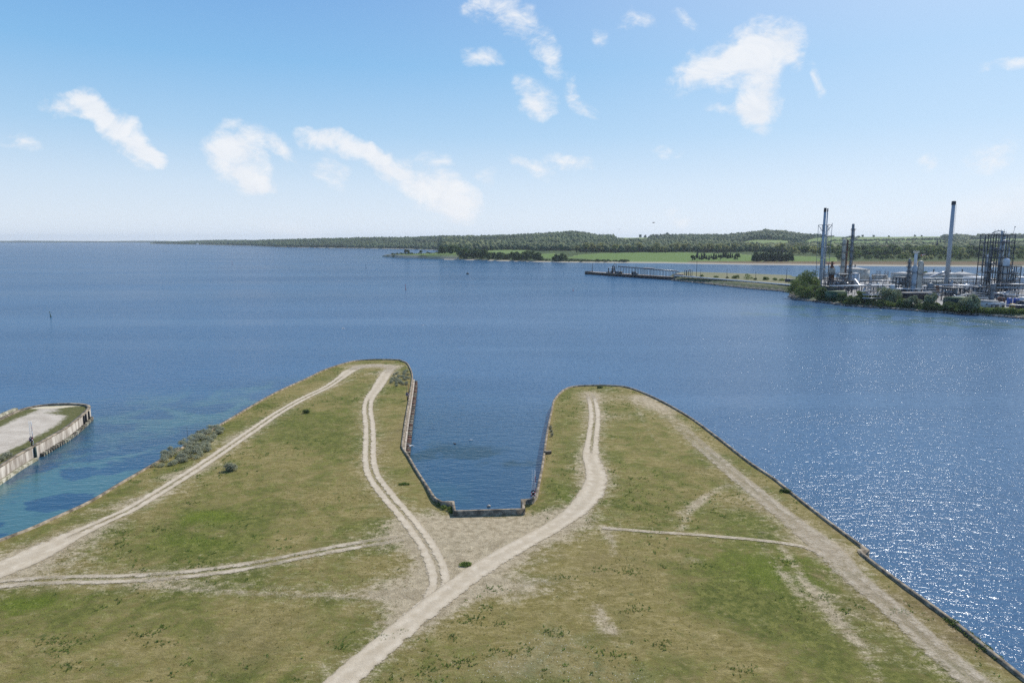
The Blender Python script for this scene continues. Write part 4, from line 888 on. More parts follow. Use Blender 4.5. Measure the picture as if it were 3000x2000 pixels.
# shore stones
g = np.random.default_rng(21); fl = pen_line[:int(np.argmin(np.linalg.norm(pen_line-W(1962, 819.5)[:2], axis=1)))+1]
L = np.concatenate([[0], np.cumsum(np.linalg.norm(np.diff(fl, axis=0), axis=1))]); mb = MB()
for k in range(1500):
    s = g.uniform(0, L[-1]); x = np.interp(s, L, fl[:, 0])+g.normal(0, .9); y = np.interp(s, L, fl[:, 1])+abs(g.normal(.5, 1.2)); r = g.uniform(.25, .85)
    Vv = np.array([(-1,-.8,-.5),(1,-.7,-.5),(.8,.9,-.5),(-.9,.8,-.5),(-.6,-.5,.5),(.6,-.6,.45),(.5,.6,.6),(-.55,.5,.4)])*r*g.uniform(.7, 1.3, (8, 1))
    mb.add(Vv+[x, y, .3+.18*(y-np.interp(s, L, fl[:, 1]))], [[3,2,1,0],[4,5,6,7],[0,1,5,4],[1,2,6,5],[2,3,7,6],[3,0,4,7]])
tag(mb.build('shore_stones', M['rock']), kind='stuff')

def ladder_mb(mb, p, h, w=.5, z0=0.0):
    x, y = p
    for s in (-w/2, w/2): mb.beam((x+s, y, z0), (x+s, y, z0+h), .09)
    for z in np.arange(z0+.6, z0+h, 1.2): mb.beam((x-w/2, y, z), (x+w/2, y, z), .07)
def rail(mb, c, r, z, n=10, hh=1.1, a0=0.0, a1=6.2832):
    pts = [(c[0]+r*math.cos(a0+(a1-a0)*i/n), c[1]+r*math.sin(a0+(a1-a0)*i/n)) for i in range(n+1)]
    for i in range(n):
        for q in (hh, hh*.5): mb.beam((*pts[i], z+q), (*pts[i+1], z+q), .07)
        mb.beam((*pts[i], z), (*pts[i], z+hh), .07)
def column(px, D, ytop, r, m, label, name='column', cat='process column', plats=4, dome=True, plat_m='dsteel', lad=True, top=None, rz=0.0, skirt=None, z0=GZ):
    P = gp(px, D, z0); h = ztop(D, ytop)-z0; t = thing(name, P, label, cat)
    prof = [(r*1.08, 0), (r*1.08, h*.08), (r, h*.08+.3), (r, h-r*.9)]+([(r*.92, h-r*.5), (r*.6, h-r*.15), (.12, h)] if dome else [(r, h), (r*.8, h+.02)])
    MB().lathe(prof, n=16).build('vessel', m, t, True)
    for i in range(plats):
        z = h*(.22+.74*(i+.5)/plats)-.3; a = i*2.1; pm = MB()
        cx, cy = .35*r*math.cos(a), .35*r*math.sin(a)
        pm.lathe([(r+.9, 0), (r+.9, .12)], (cx, cy, z), 12); rail(pm, (cx, cy), r+.85, z+.12, 9); pm.build('platform', M[plat_m], t)
    if lad:
        lm = MB(); ladder_mb(lm, (-r-.35, -.3), h*.93, .55, .2); lm.build('ladder', M[plat_m], t)
        MB().tube([(r+.25, -.5, .5), (r+.25, -.5, h*.8), (r+.25, -.4, h*.9), (r*.4, 0, h*.97)], .2, 6).build('pipe', M['steel'], t)
    return t
# ---- stacks
def twin_stack():
    D = 540; P = gp(2402, D); h = ztop(D, 609)-GZ; h2 = ztop(D, 610.5)-GZ; t = thing('twin_stack', P, 'pair of pale grey flue stacks with black tops held in a slender lattice tower', 'smokestack')
    MB().lathe([(1.2, 0), (1.1, h*.3), (.98, h*.55), (.95, h-3.2)], n=18).build('flue', M['stack'], t, True)
    MB().lathe([(.98, h-3.2), (.98, h), (.8, h), (.8, h-.6)], n=18).build('flue_cap', M['black'], t, True)
    MB().lathe([(.5, 8), (.45, h2-2.4)], (2.25, .6, 0), 12).build('flue', M['stack'], t, True)
    MB().lathe([(.47, h2-2.4), (.47, h2)], (2.25, .6, 0), 12).build('flue_cap', M['black'], t, True)
    hf = ztop(D, 659)-GZ; mb = MB(); w = 3.9; cs = [(-w+.9, -w), (w+.9, -w), (w+.9, w), (-w+.9, w)]; nl = 6
    for (x, y) in cs: mb.beam((x*.82+.1, y*.82, 0), (x*.95, y*.95, hf), .26)
    for i in range(nl+1):
        z = hf*(i/nl)
        for k in range(4):
            a, b = cs[k], cs[(k+1) % 4]; s = .84+.12*i/nl; mb.beam((a[0]*s, a[1]*s, z), (b[0]*s, b[1]*s, z), .2)
            if i < nl and k in (0, 1, 3): mb.beam((a[0]*s, a[1]*s, z), (b[0]*s, b[1]*s, z+hf/nl), .12)
    for k in range(4): mb.beam((cs[k][0]*.93, cs[k][1]*.93, hf), (cs[k][0]*.35+.5, cs[k][1]*.3, hf-5), .3)
    mb.build('lattice_tower', M['steel'], t)
    lm = MB(); ladder_mb(lm, (2.9, -1.2), hf-2, .6, 3); lm.build('ladder', M['steel'], t)
    MB().box((4.6, -3.6, hf+1), (.5, .4, .6)).beam((4.5, -3.6, hf), (4.5, -3.6, hf+1), .08).build('floodlight', M['steel'], t)
twin_stack()
def tall_stack():
    D = 545; P = gp(2770.5, D); h = ztop(D, 600)-GZ; hs = ztop(D, 816)-GZ; t = thing('smokestack', P, 'tallest single grey smokestack with a dark ribbed cap and thicker base', 'smokestack')
    MB().lathe([(1.8, 0), (1.72, hs)], n=24).build('sleeve', M['stacklo'], t, True)
    MB().lathe([(1.52, hs), (1.4, h*.7), (1.3, h)], n=24).build('shaft', M['stack'], t, True)
    c = MB(); c.lathe([(1.6, h), (1.6, h+.5), (1.35, h+.6), (1.3, h+2.4), (1.0, h+2.9), (.7, h+2.9)], n=24)
    for k in range(10): a = k*.628; c.box((1.42*math.cos(a), 1.42*math.sin(a), h+1.6), (.25, .25, 2), a)
    c.build('cap', M['dsteel'], t)
    lm = MB(); ladder_mb(lm, (2.1, -.2), h-1, .5, 1); lm.build('ladder', M['steel'], t)
    MB().tube([(-22, 6, 9), (-12, 3, 9.5), (-4, 0, 13.5), (-1.7, 0, 14)], .95, 10).build('flue_duct', M['silver'], t, True)
    MB().box((2.0, -2.6, 3.5), (1.5, 1.6, 5.4)).build('fan_housing', M['wtank'], t)
tall_stack()
# ---- columns
column(2486, 535, 655, .95, M['steel'], 'tallest slim dark distillation column with a side ladder beside the rusty heater', plats=7, top=1)
column(2464, 560, 700, 1.35, M['beige'], 'shorter brown grey column between the twin stacks and the slim dark column', plats=5)
column(2474, 565, 702, .6, M['rust'], 'thin rusty column clamped against the brown grey column', plats=3, lad=False)
t = column(2673, 470, 777, 1.5, M['stack'], 'pale blue grey column with a narrower neck and a red railed top platform', plats=2)
hh = ztop(470, 741)-GZ; h0 = ztop(470, 777)-GZ
MB().lathe([(1.0, h0-1.2), (.95, hh-.4), (.5, hh)], n=16).build('neck', M['wtank'], t, True)
pm = MB(); pm.lathe([(1.8, 0), (1.8, .15)], (0, 0, hh), 12); rail(pm, (0, 0), 1.75, hh+.1, 10); pm.build('top_platform', M['white'], t)
column(2656, 475, 757, .8, M['steel'], 'slim dark column wrapped in platforms beside the necked pale column', plats=6)
column(2690, 505, 763, 1.75, M['beige'], 'stout cream vessel with a domed top in the middle of the works', plats=1)
column(2905, 455, 830, 1.45, M['steel'], 'pale corrugated column in front of the tall open steel structure', plats=1)
column(2611, 450, 833, 1.35, M['wtank'], 'short white drum standing in front of the pipe rack', name='storage_drum', cat='drum', plats=0)
column(2548, 560, 810, .9, M['blue'] if 0 else M['stack'], 'short blue grey vent stack with a flared head by the gravel yard', name='vent_stack', cat='vent', plats=1, dome=False)
column(2722, 462, 828, 1.9, M['steel'], 'squat dark boiler drum between the pale column and the tallest smokestack', name='boiler', cat='boiler', plats=1)
column(2743, 468, 836, 1.1, M['rust'], 'short rust streaked column next to the squat dark boiler', plats=2)
column(2882, 500, 745, .55, M['wtank'], 'thin white riser on the near side of the open steel structure', plats=2)
# ---- rusty heater
def heater():
    D = 545; P = gp(2433, D); t = thing('furnace_heater', P, 'rust topped process heater on a dark steel table beside the twin stacks', 'furnace')
    z1 = ztop(D, 800)-GZ; z2 = ztop(D, 785)-GZ; z3 = ztop(D, 771)-GZ
    f = MB()
    for x in np.linspace(-7, 16, 6):
        for y in (-4, 4): f.beam((x, y, 0), (x, y, z1-1), .35)
    for z in (z1*.35, z1*.68, z1-1): 
        for y in (-4, 4): f.beam((-7, y, z), (16, y, z), .3)
        for x in np.linspace(-7, 16, 6): f.beam((x, -4, z), (x, 4, z), .25)
    for k in range(5): f.beam((-7+4.6*k, -4, 0), (-7+4.6*(k+1), -4, z1*.35), .2)
    f.build('steel_table', M['dsteel'], t)
    MB().box((4.5, 0, z1-.8), (23.4, 8.4, .25)).build('deck', M['steel'], t)
    MB().lathe([(2.6, z1-.6), (2.7, z2-1), (2.2, z2)], n=14).build('shell', M['beige'], t)
    MB().lathe([(2.1, z2), (.9, z3-2), (.7, z3+.8), (.9, z3+.9), (.9, z3+1.3)], n=14).build('hood', M['rust'], t)
    MB().lathe([(2.0, .2), (2.1, z1-1)], n=14).build('radiant_section', M['rust'], t)
    v = MB(); r = np.random.default_rng(3)
    for k in range(9): v.cyl((r.uniform(3, 15), r.uniform(-3, 3), .3), (r.uniform(3, 15), r.uniform(-3, 3), z1*.9), .3, .3, 6)
    v.build('tube_bank', M['silver'], t)
    rr = MB(); 
    for y in (-4.1, 4.1):
        for z in (z1, z1+.55): rr.beam((-7, y, z), (16, y, z), .08)
        for x in np.linspace(-7, 16, 12): rr.beam((x, y, z1-.8), (x, y, z1+.55), .08)
    rr.build('handrail', M['steel'], t)
heater()
# ---- open steel structures
def structure(px, D, ytop, w, dep, label, vessels, levels, seed, bays=3):
    P = gp(px, D); h = ztop(D, ytop)-GZ; t = thing('process_structure', P, label, 'steel structure'); r = np.random.default_rng(seed)
    xs_ = np.linspace(-w/2, w/2, bays+1); ys_ = (-dep/2, 0, dep/2); lv = np.linspace(0, h, levels+1)
    for i, x in enumerate(xs_):
        mb = MB()
        for y in ys_: mb.box((x, y, h/2), (.45, .45, h))
        mb.build('post', M['dsteel'], t)
    for k, z in enumerate(lv[1:]):
        mb = MB()
        for y in ys_: mb.box((0, y, z-.25), (w+.3, .3, .5))
        for x in xs_: mb.box((x, 0, z-.27), (.3, dep, .46))
        if k % 2 == 0:
            x0 = xs_[r.integers(bays)]; mb.beam((x0, -dep/2, lv[k]), (x0+w/bays, -dep/2, z), .16); mb.beam((x0+w/bays, -dep/2, lv[k]), (x0, -dep/2, z), .16)
        for y in (-dep/2, dep/2):
            for q in (.55, 1.1): mb.beam((-w/2, y, z+q), (w/2, y, z+q), .08)
            for x in np.linspace(-w/2, w/2, 10): mb.beam((x, y, z), (x, y, z+1.1), .08)
        mb.build('floor_beams', M['dsteel'], t)
        a = sorted(r.uniform(-w/2, w/2, 2)); MB().box(((a[0]+a[1])/2, r.uniform(-1, 1), z+.04), (a[1]-a[0]+3, dep*.8, .08)).build('grating', M['steel'], t)
        st = MB(); s = 1 if k % 2 else -1
        st.box((w/2-1.6, -dep/2-.7, z), (3.2, 1.2, .12)); st.cyl((w/2-3*(s > 0)-.2, -dep/2-.7, lv[k]), (w/2-3*(s < 0)-.2, -dep/2-.7, z), .18, .18, 4); st.build('stair', M['steel'], t)
    for (x, y, rr, z0, z1, mk) in vessels:
        MB().lathe([(rr*.5, z0), (rr, z0+rr*.5), (rr, z1-rr*.6), (rr*.6, z1-.1), (.1, z1)], (x, y, 0), 14).build('vessel', M[mk], t, True)
    pp = MB()
    for k in range(16):
        x, y = r.uniform(-w/2+.5, w/2-.5), r.uniform(-dep/2, dep/2); z0, z1 = sorted(r.uniform(1, h, 2)); pp.tube([(x, y, z0), (x, y, z1), (x+r.uniform(-3, 3), y, z1+.1)], r.uniform(.12, .3), 6)
    pp.build('pipework', M['pipe'], t)
    dr = MB()
    for k in range(9):
        z = lv[r.integers(0, levels)]+1.0; x = r.uniform(-w/2+2, w/2-2); y = r.uniform(-dep/3, dep/3); l = r.uniform(1.5, 3); dr.cyl((x-l, y, z), (x+l, y, z), .7, .7, 9)
    dr.build('heat_exchangers', M['silver'], t)
    return t, h
t, h = structure(2906, 500, 688, 17.5, 11, 'tall open steel process structure crowded with vessels and platforms', [(3.2, 0, .9, 0, 44.5, 'steel'), (5.6, 1, .7, 0, 43, 'silver'), (-2, 2, .8, 8, 36, 'steel'), (1.2, -2, .6, 10, 46, 'stack'), (-5.5, 0, 1.0, 0, 24, 'stack'), (7, -3, .6, 12, 34, 'pipe')], 8, 5)
mb = MB()
for k in range(14): a = k*.45; x = -4+k*.75; mb.beam((x, 0, h), (x, 0, h+1.2+1.4*(k % 3)), .18)
mb.tube([(-4, .3, h+1.4), (0, .3, h+3), (5, .3, h+2)], .3, 6); mb.beam((7.2, -5, h), (8, -5, h+5.5), .2); mb.box((8.1, -5, h+5.6), (.6, .4, .7)); mb.box((9.5, -5, h+.2), (3.6, 1.2, .15)); mb.build('roof_equipment', M['steel'], t)
t, h = structure(2950, 488, 779, 9.5, 9, 'lower open steel frame with a white domed vessel on the seaward end of the works', [(-2.1, 1, 2.1, 9, 26.5, 'wtank'), (2.2, 0, .8, 0, 18, 'silver')], 4, 9, 2)
structure(2640, 480, 812, 9, 8, 'low dark steel frame packed with pipework left of the necked pale column', [(1, 0, 1.0, 0, 11, 'silver')], 3, 12, 2)
structure(2790, 450, 842, 10, 7, 'low pipe support frame in front of the tallest smokestack', [(2, 0, .9, 0, 8, 'pipe')], 2, 13, 3)
structure(2455, 520, 822, 16, 8, 'low cluttered steel frame at the foot of the slim dark column', [(3, 0, 1.2, 0, 9, 'wtank'), (-4, 1, .9, 0, 10, 'rust')], 3, 14, 4)
structure(2868, 465, 840, 9, 8, 'low frame of pumps and pipes left of the corrugated column', [(0, 0, 1.0, 0, 9, 'pipe')], 2, 15, 3)
# ---- tanks
def tank(px, D, w_px, ytop, label, m='tank', cone=1.5, vent=True):
    P = gp(px, D); r = w_px*D/2000/2; h = ztop(D, ytop)-GZ; t = thing('storage_tank', P, label, 'storage tank')
    sh = MB(); sh.lathe([(r, 0), (r, h)], n=40)
    for z in np.linspace(h/4, h-.15, 4): sh.ring((0, 0, z), r+.02, .09, 40, 5)
    sh.build('shell', M[m], t, True)
    MB().lathe([(r+.12, h-.05), (r+.12, h+.12), (r*.5, h+cone*.55), (.5, h+cone)], n=40).build('roof', M['tankroof'] if m == 'tank' else M['wtank'], t)
    if vent: MB().lathe([(.45, h+cone-.1), (.45, h+cone+1.6), (.7, h+cone+1.7), (.7, h+cone+2.1)], n=10).build('vent', M['dsteel'], t)
    st = MB()
    for k in range(14):
        a = -2.4+k*.085; st.box(((r+.5)*math.cos(a), (r+.5)*math.sin(a), h*(k+.5)/14), (.9, .5, .12), a)
        st.beam(((r+.9)*math.cos(a), (r+.9)*math.sin(a), h*(k+.5)/14), ((r+.9)*math.cos(a), (r+.9)*math.sin(a), h*(k+.5)/14+1.1), .07)
    rail(st, (0, 0), r, h+.1, 30); st.build('stair_and_rail', M['steel'], t)
    return t
tank(2502, 665, 78, 789.5, 'large rust streaked cream tank behind the slim dark column', cone=2.6)
tank(2503, 560, 24, 801, 'narrow white tank in front of the large rust streaked cream tank', 'wtank', .6, False)
tank(2576, 660, 42, 806, 'small low cream tank with two ladder frames on its roof', cone=.5, vent=False)
tank(2643, 640, 62, 802, 'cream tank with a grey cone roof behind the slim platformed column', cone=2.0, vent=False)
tank(2732, 620, 74, 805, 'broad cream tank with a grey cone roof just left of the tallest smokestack', cone=2.9)
tank(2816, 635, 78, 805, 'broad cream tank with a grey cone roof just right of the tallest smokestack', cone=3.1)
tank(2782, 690, 60, 802, 'pale tank showing behind the tallest smokestack', 'wtank', 1.5)
tank(2860, 590, 70, 811, 'flat roofed white tank left of the tall open structure', 'wtank', .5, False)
tank(2996, 560, 62, 812, 'tall white tank cut by the photo edge behind the lower open frame', 'wtank', .8)
tank(3030, 470, 40, 846, 'white tank at the far end of the pipe bridge', 'wtank', .8)
def small_tank(px, D, r, h, m, label):
    P = gp(px, D); t = thing('chemical_tank', P, label, 'chemical tank')
    b = MB(); b.lathe([(r, 0), (r, h-.4), (r*.8, h-.05), (.15, h+.1)], n=20)
    b.build('shell', m, t, True); rg = MB()
    for z in np.linspace(.6, h-.6, 4): rg.ring((0, 0, z), r+.01, .05, 20, 4)
    rg.build('hoops', M['dsteel'], t); lm = MB(); ladder_mb(lm, (-r*.4, -r-.25), h, .5); lm.build('ladder', M['steel'], t)
small_tank(2956, 408, 1.45, 5.0, M['blue'], 'blue chemical tank nearer the corrugated column of the pair')
small_tank(2975.5, 408, 1.5, 4.9, M['blue'], 'blue chemical tank farther from the corrugated column of the pair')
small_tank(2966, 400, 1.6, 2.3, M['yellow'], 'squat yellow tank in front of the two blue tanks')
small_tank(2996, 412, 2.1, 5.2, M['wtank'], 'white domed chemical tank beside the two blue tanks')
small_tank(2931, 418, 2.0, 4.6, M['rust'], 'rusty brown drum left of the two blue tanks')
# ---- sheds
def shed(px, D, w, d, h, label, wm, rm, rz=0.0, door=True):
    P = gp(px, D); t = thing('shed', P, label, 'shed', rz=rz)
    MB().box((0, 0, h/2), (w, d, h)).build('wall', wm, t)
    MB().add([(-w/2-.2, -d/2-.2, h), (w/2+.2, -d/2-.2, h), (w/2+.2, d/2+.2, h), (-w/2-.2, d/2+.2, h), (-w/2-.2, 0, h+d*.13), (w/2+.2, 0, h+d*.13)],
             [[0, 1, 5, 4], [2, 3, 4, 5], [1, 2, 5], [3, 0, 4], [3, 2, 1, 0]]).build('roof', rm, t)
    if door: MB().box((w*.28, -d/2-.04, 1.15), (1.2, .1, 2.3)).build('door', M['dsteel'], t)
    for k in range(max(1, int(w/5))): MB().box((-w/2+2.2+k*4.2, -d/2-.03, h*.62), (1.1, .08, .8)).build('window', M['black'], t)
shed(2422, 500, 10, 8, 5.2, 'dark green metal shed at the foot of the twin stacks', M['dgreen'], M['dgreen'])
shed(2447, 465, 12, 8, 4.2, 'mossy roofed green shed among the shore bushes', M['green'], M['lgreen'], .12)
shed(2439, 480, 14, 6, 3.2, 'low white shed behind the mossy roofed green shed', M['wtank'], M['tankroof'])
shed(2658, 446, 30, 9, 4.6, 'long dark low building under the necked pale column', M['black'], M['dsteel'])
shed(2800, 405, 11, 8, 5.0, 'dark green shed half hidden by the silvery shore tree', M['dgreen'], M['lgreen'], -.1)
shed(2893, 400, 10, 6, 3.6, 'pale grey cabin with a dark door near the corrugated column', M['wtank'], M['tankroof'])
shed(2927, 402, 4, 3, 2.8, 'small white kiosk beside the pale grey cabin', M['white'], M['wtank'])
shed(2998, 392, 6, 5, 4.2, 'dark shed at the end of the shore road beside the white domed tank', M['dsteel'], M['dsteel'])
# ---- pipe racks and big lines
def rack(a, b, z, n, label, np_=5, w=4.0, seed=1, tiers=1):
    A, B = np.array(a, float), np.array(b, float); d = (B-A)[:2]; L = np.linalg.norm(d); d /= L; nrm = np.array([-d[1], d[0]]); r = np.random.default_rng(seed)
    t = thing('pipe_rack', A, label, 'pipe rack')
    q = lambda s, o, zz: (d[0]*s+nrm[0]*o, d[1]*s+nrm[1]*o, zz)
    for i in range(n+1):
        s = L*i/n; mb = MB()
        for o in (-w/2, w/2): mb.beam(q(s, o, -.3), q(s, o, z), .26)
        for tt in range(tiers): mb.beam(q(s, -w/2-.2, z-.2-2.2*tt), q(s, w/2+.2, z-.2-2.2*tt), .26)
        mb.build('portal', M['dsteel'], t)
    for tt in range(tiers):
        for k in range(np_):
            o = -w/2+.4+(w-.8)*k/max(1, np_-1); rr = r.choice([.14, .2, .28, .38]); MB().tube([q(-1, o, z+rr-2.2*tt), q(L*.5, o, z+rr-2.2*tt), q(L+1, o, z+rr-2.2*tt)], rr, 7).build('pipe', M[r.choice(['pipe', 'silver', 'pipe', 'steel', 'wtank'])], t, True)
rack(gp(2628, 545), gp(2880, 545), 8.6, 14, 'long pipe rack running behind the tallest smokestack', 6, 5, 3, 2)
rack(gp(2434, 488), gp(2620, 498), 6.6, 10, 'low pipe rack in front of the slim dark column', 5, 4, 4)
rack(gp(2500, 590), gp(2640, 575), 5.0, 8, 'pipe rack along the gravel yard before the small low tank', 4, 3.5, 5)
rack(gp(2745, 500), gp(2905, 492), 6.5, 9, 'pipe rack between the tallest smokestack and the tall open structure', 5, 4, 6, 2)
rack(gp(2912, 470), gp(3060, 462), 9.0, 7, 'high pipe bridge running off to the photo edge past the corrugated column', 5, 4, 7, 2)
rack(gp(2905, 395), gp(3070, 383), 2.2, 9, 'low pipe run along the shore road by the blue tanks', 3, 2.2, 8)
rack(gp(2580, 470), gp(2700, 465), 6.0, 7, 'pipe rack under the low dark frame beside the necked column', 5, 4, 9)
def line(pts, r, label, m='silver', supports=True):
    P0 = np.array(pts[0]); t = thing('pipeline', (P0[0], P0[1], GZ), label, 'pipeline'); q = [np.array(p)-[P0[0], P0[1], GZ] for p in pts]
    MB().tube(q, r, 10).build('pipe', M[m], t, True)
    if supports:
        for i in range(len(q)-1):
            n = max(1, int(np.linalg.norm(q[i+1]-q[i])/9))
            for k in range(n): c = q[i]+(q[i+1]-q[i])*(k+.5)/n; MB().box((c[0], c[1], (c[2]-r)/2), (.4, .4, max(.3, c[2]-r))).build('support', M['dsteel'], t)
def zp(px, py, D): P = at(px, py, D); return P
line([zp(2491, 820, 520), zp(2506, 820, 520), zp(2517, 836, 515), zp(2535, 838, 512), zp(2594, 841, 508)], .75, 'thick silver elbowed pipe descending from the slim dark column')
line([zp(2374, 845, 540), zp(2381, 832, 540), zp(2392, 826, 540), zp(2402, 826, 540)], .9, 'thick silver duct curving up to the foot of the twin stacks', supports=False)
line([zp(2794, 864, 425), zp(2800, 868, 424), zp(2830, 871, 422), zp(2893, 873, 420), zp(2894, 888, 420)], .42, 'pale pipe with a drop leg crossing above the silvery shore tree', 'pipe')
line([zp(2912, 858, 440), zp(2930, 859, 440), zp(2942, 863, 438), zp(3020, 867, 436)], .5, 'kinked silver pipe running right from the corrugated column')
line([zp(2800, 868, 424), zp(2840, 861, 450), zp(2868, 858, 460)], .3, 'thin pale pipe slanting back from the drop leg line', 'pipe')
# ---- loose equipment
g = np.random.default_rng(33)
def drum(px, D, z, l, r, m, label, grp):
    P = gp(px, D); t = thing('horizontal_drum', P, label, 'drum', grp, rz=g.choice([0, 1.57, .1])); MB().cyl((-l/2, 0, z), (l/2, 0, z), r, r, 14).build('shell', M[m], t, True)
    for s in (-l*.3, l*.3): MB().box((s, 0, (z-r*.6)/2), (.4, r*1.7, max(.3, z-r*.6))).build('saddle', M['dsteel'], t)
for k in range(26):
    x = g.uniform(2530, 2990); drum(x, g.uniform(450, 540) if x < 2880 else g.uniform(420, 520), g.uniform(1.6, 5), g.uniform(3, 7), g.uniform(.5, 1.1), g.choice(['silver', 'wtank', 'pipe', 'tank']), 'small horizontal drum lying on saddles amid the pipework', 'horizontal drums in the pipework')
def skid(px, D, label, grp):
    P = gp(px, D); t = thing('pump_skid', P, label, 'pump', grp, rz=g.uniform(0, 3)); MB().box((0, 0, .15), (3, 1.6, .3)).build('base', M['dsteel'], t)
    MB().cyl((-1, 0, .9), (.3, 0, .9), .5, .5, 10).build('motor', M[g.choice(['green', 'blue', 'steel'])], t); MB().tube([(.6, 0, .9), (1, 0, 1), (1, 0, 3.2), (2.5, 0, 3.3)], .2, 7).build('pipe', M['silver'], t)
for k in range(22): skid(g.uniform(2540, 2960), g.uniform(440, 520), 'small pump skid with an upright pipe amid the pipework', 'pump skids in the pipework')
def upright(px, D, r, h, m, label, grp):
    P = gp(px, D); t = thing('upright_vessel', P, label, 'vessel', grp); MB().lathe([(r, .8), (r, h-r*.5), (r*.6, h-.1), (.1, h)], n=12).build('shell', M[m], t, True)
    for a in range(3): MB().beam((r*.8*math.cos(a*2.1), r*.8*math.sin(a*2.1), 0), (r*.8*math.cos(a*2.1), r*.8*math.sin(a*2.1), 1), .15).build('leg', M['dsteel'], t)
for k in range(24): upright(g.uniform(2520, 2985), g.uniform(455, 560), g.uniform(.4, 1.1), g.uniform(3, 9), g.choice(['silver', 'steel', 'wtank', 'pipe', 'rust', 'stack']), 'small upright vessel on three legs amid the pipework', 'upright vessels in the pipework')
def portal(px, D, label, grp):
    P = gp(px, D); w, h = g.uniform(4, 10), g.uniform(4, 9); t = thing('pipe_portal', P, label, 'pipe frame', grp, rz=g.choice([0, 0, 1.57])); f = MB()
    for x in (-w/2, w/2): f.beam((x, 0, 0), (x, 0, h), .25)
    f.beam((-w/2-.3, 0, h), (w/2+.3, 0, h), .25); f.beam((-w/2, 0, h*.55), (w/2, 0, h*.55), .2); f.build('frame', M['dsteel'], t)
    p = MB()
    for k in range(4): z = g.uniform(h*.5, h+.5); p.tube([(-w*.7, g.uniform(-1, 1), z), (w*.7, g.uniform(-1, 1), z)], g.uniform(.12, .28), 6)
    p.build('pipes', M[g.choice(['pipe', 'silver', 'wtank'])], t)
for k in range(34): x = g.uniform(2530, 3010); portal(x, g.uniform(430, 560), 'small pipe frame carrying a few pipes amid the works', 'pipe frames in the works')
for px_, D in ((2571, 640), (2595, 640)):
    t = thing('ladder_frame', gp(px_, D), 'open ladder frame standing on the small low tank, '+('its left one' if px_ < 2580 else 'its right one'), 'ladder'); mb = MB()
    for x in (-1.6, 1.6):
        for y in (-1, 1): mb.beam((x, y, 0), (x, y, 10.5), .2)
    for z in (4, 8, 9.4, 10.5): mb.beam((-1.6, -1, z), (1.6, -1, z), .16); mb.beam((-1.6, 1, z), (1.6, 1, z), .16)
    mb.build('frame', M['dsteel'], t)
P = gp(2689, 560); t = thing('windsock_mast', P, 'red and white windsock on a thin mast above the works', 'windsock'); h = ztop(560, 748)-GZ
MB().cyl((0, 0, 0), (0, 0, h), .12, .08, 8).build('mast', M['steel'], t)
for k in range(4): MB().cyl((.2+.85*k, 0, h-.1+.22*k), (.2+.85*(k+1), 0, h-.1+.22*(k+1)), .55-.08*k, .55-.08*(k+1), 10).build('sock', M['red' if k % 2 == 0 else 'white'], t)
t = thing('loading_boom', gp(2423, 575), 'red and white crane boom reaching over the rusty heater', 'crane boom'); hz_ = ztop(575, 772)-GZ
MB().beam((0, 0, 0), (0, 0, hz_), .4).build('mast', M['rust'], t); MB().box((1.2, 0, hz_), (7.5, .6, .7)).build('boom', M['red'], t); MB().box((-3.3, 0, hz_+.02), (1.8, .62, .72)).build('boom_end', M['white'], t)

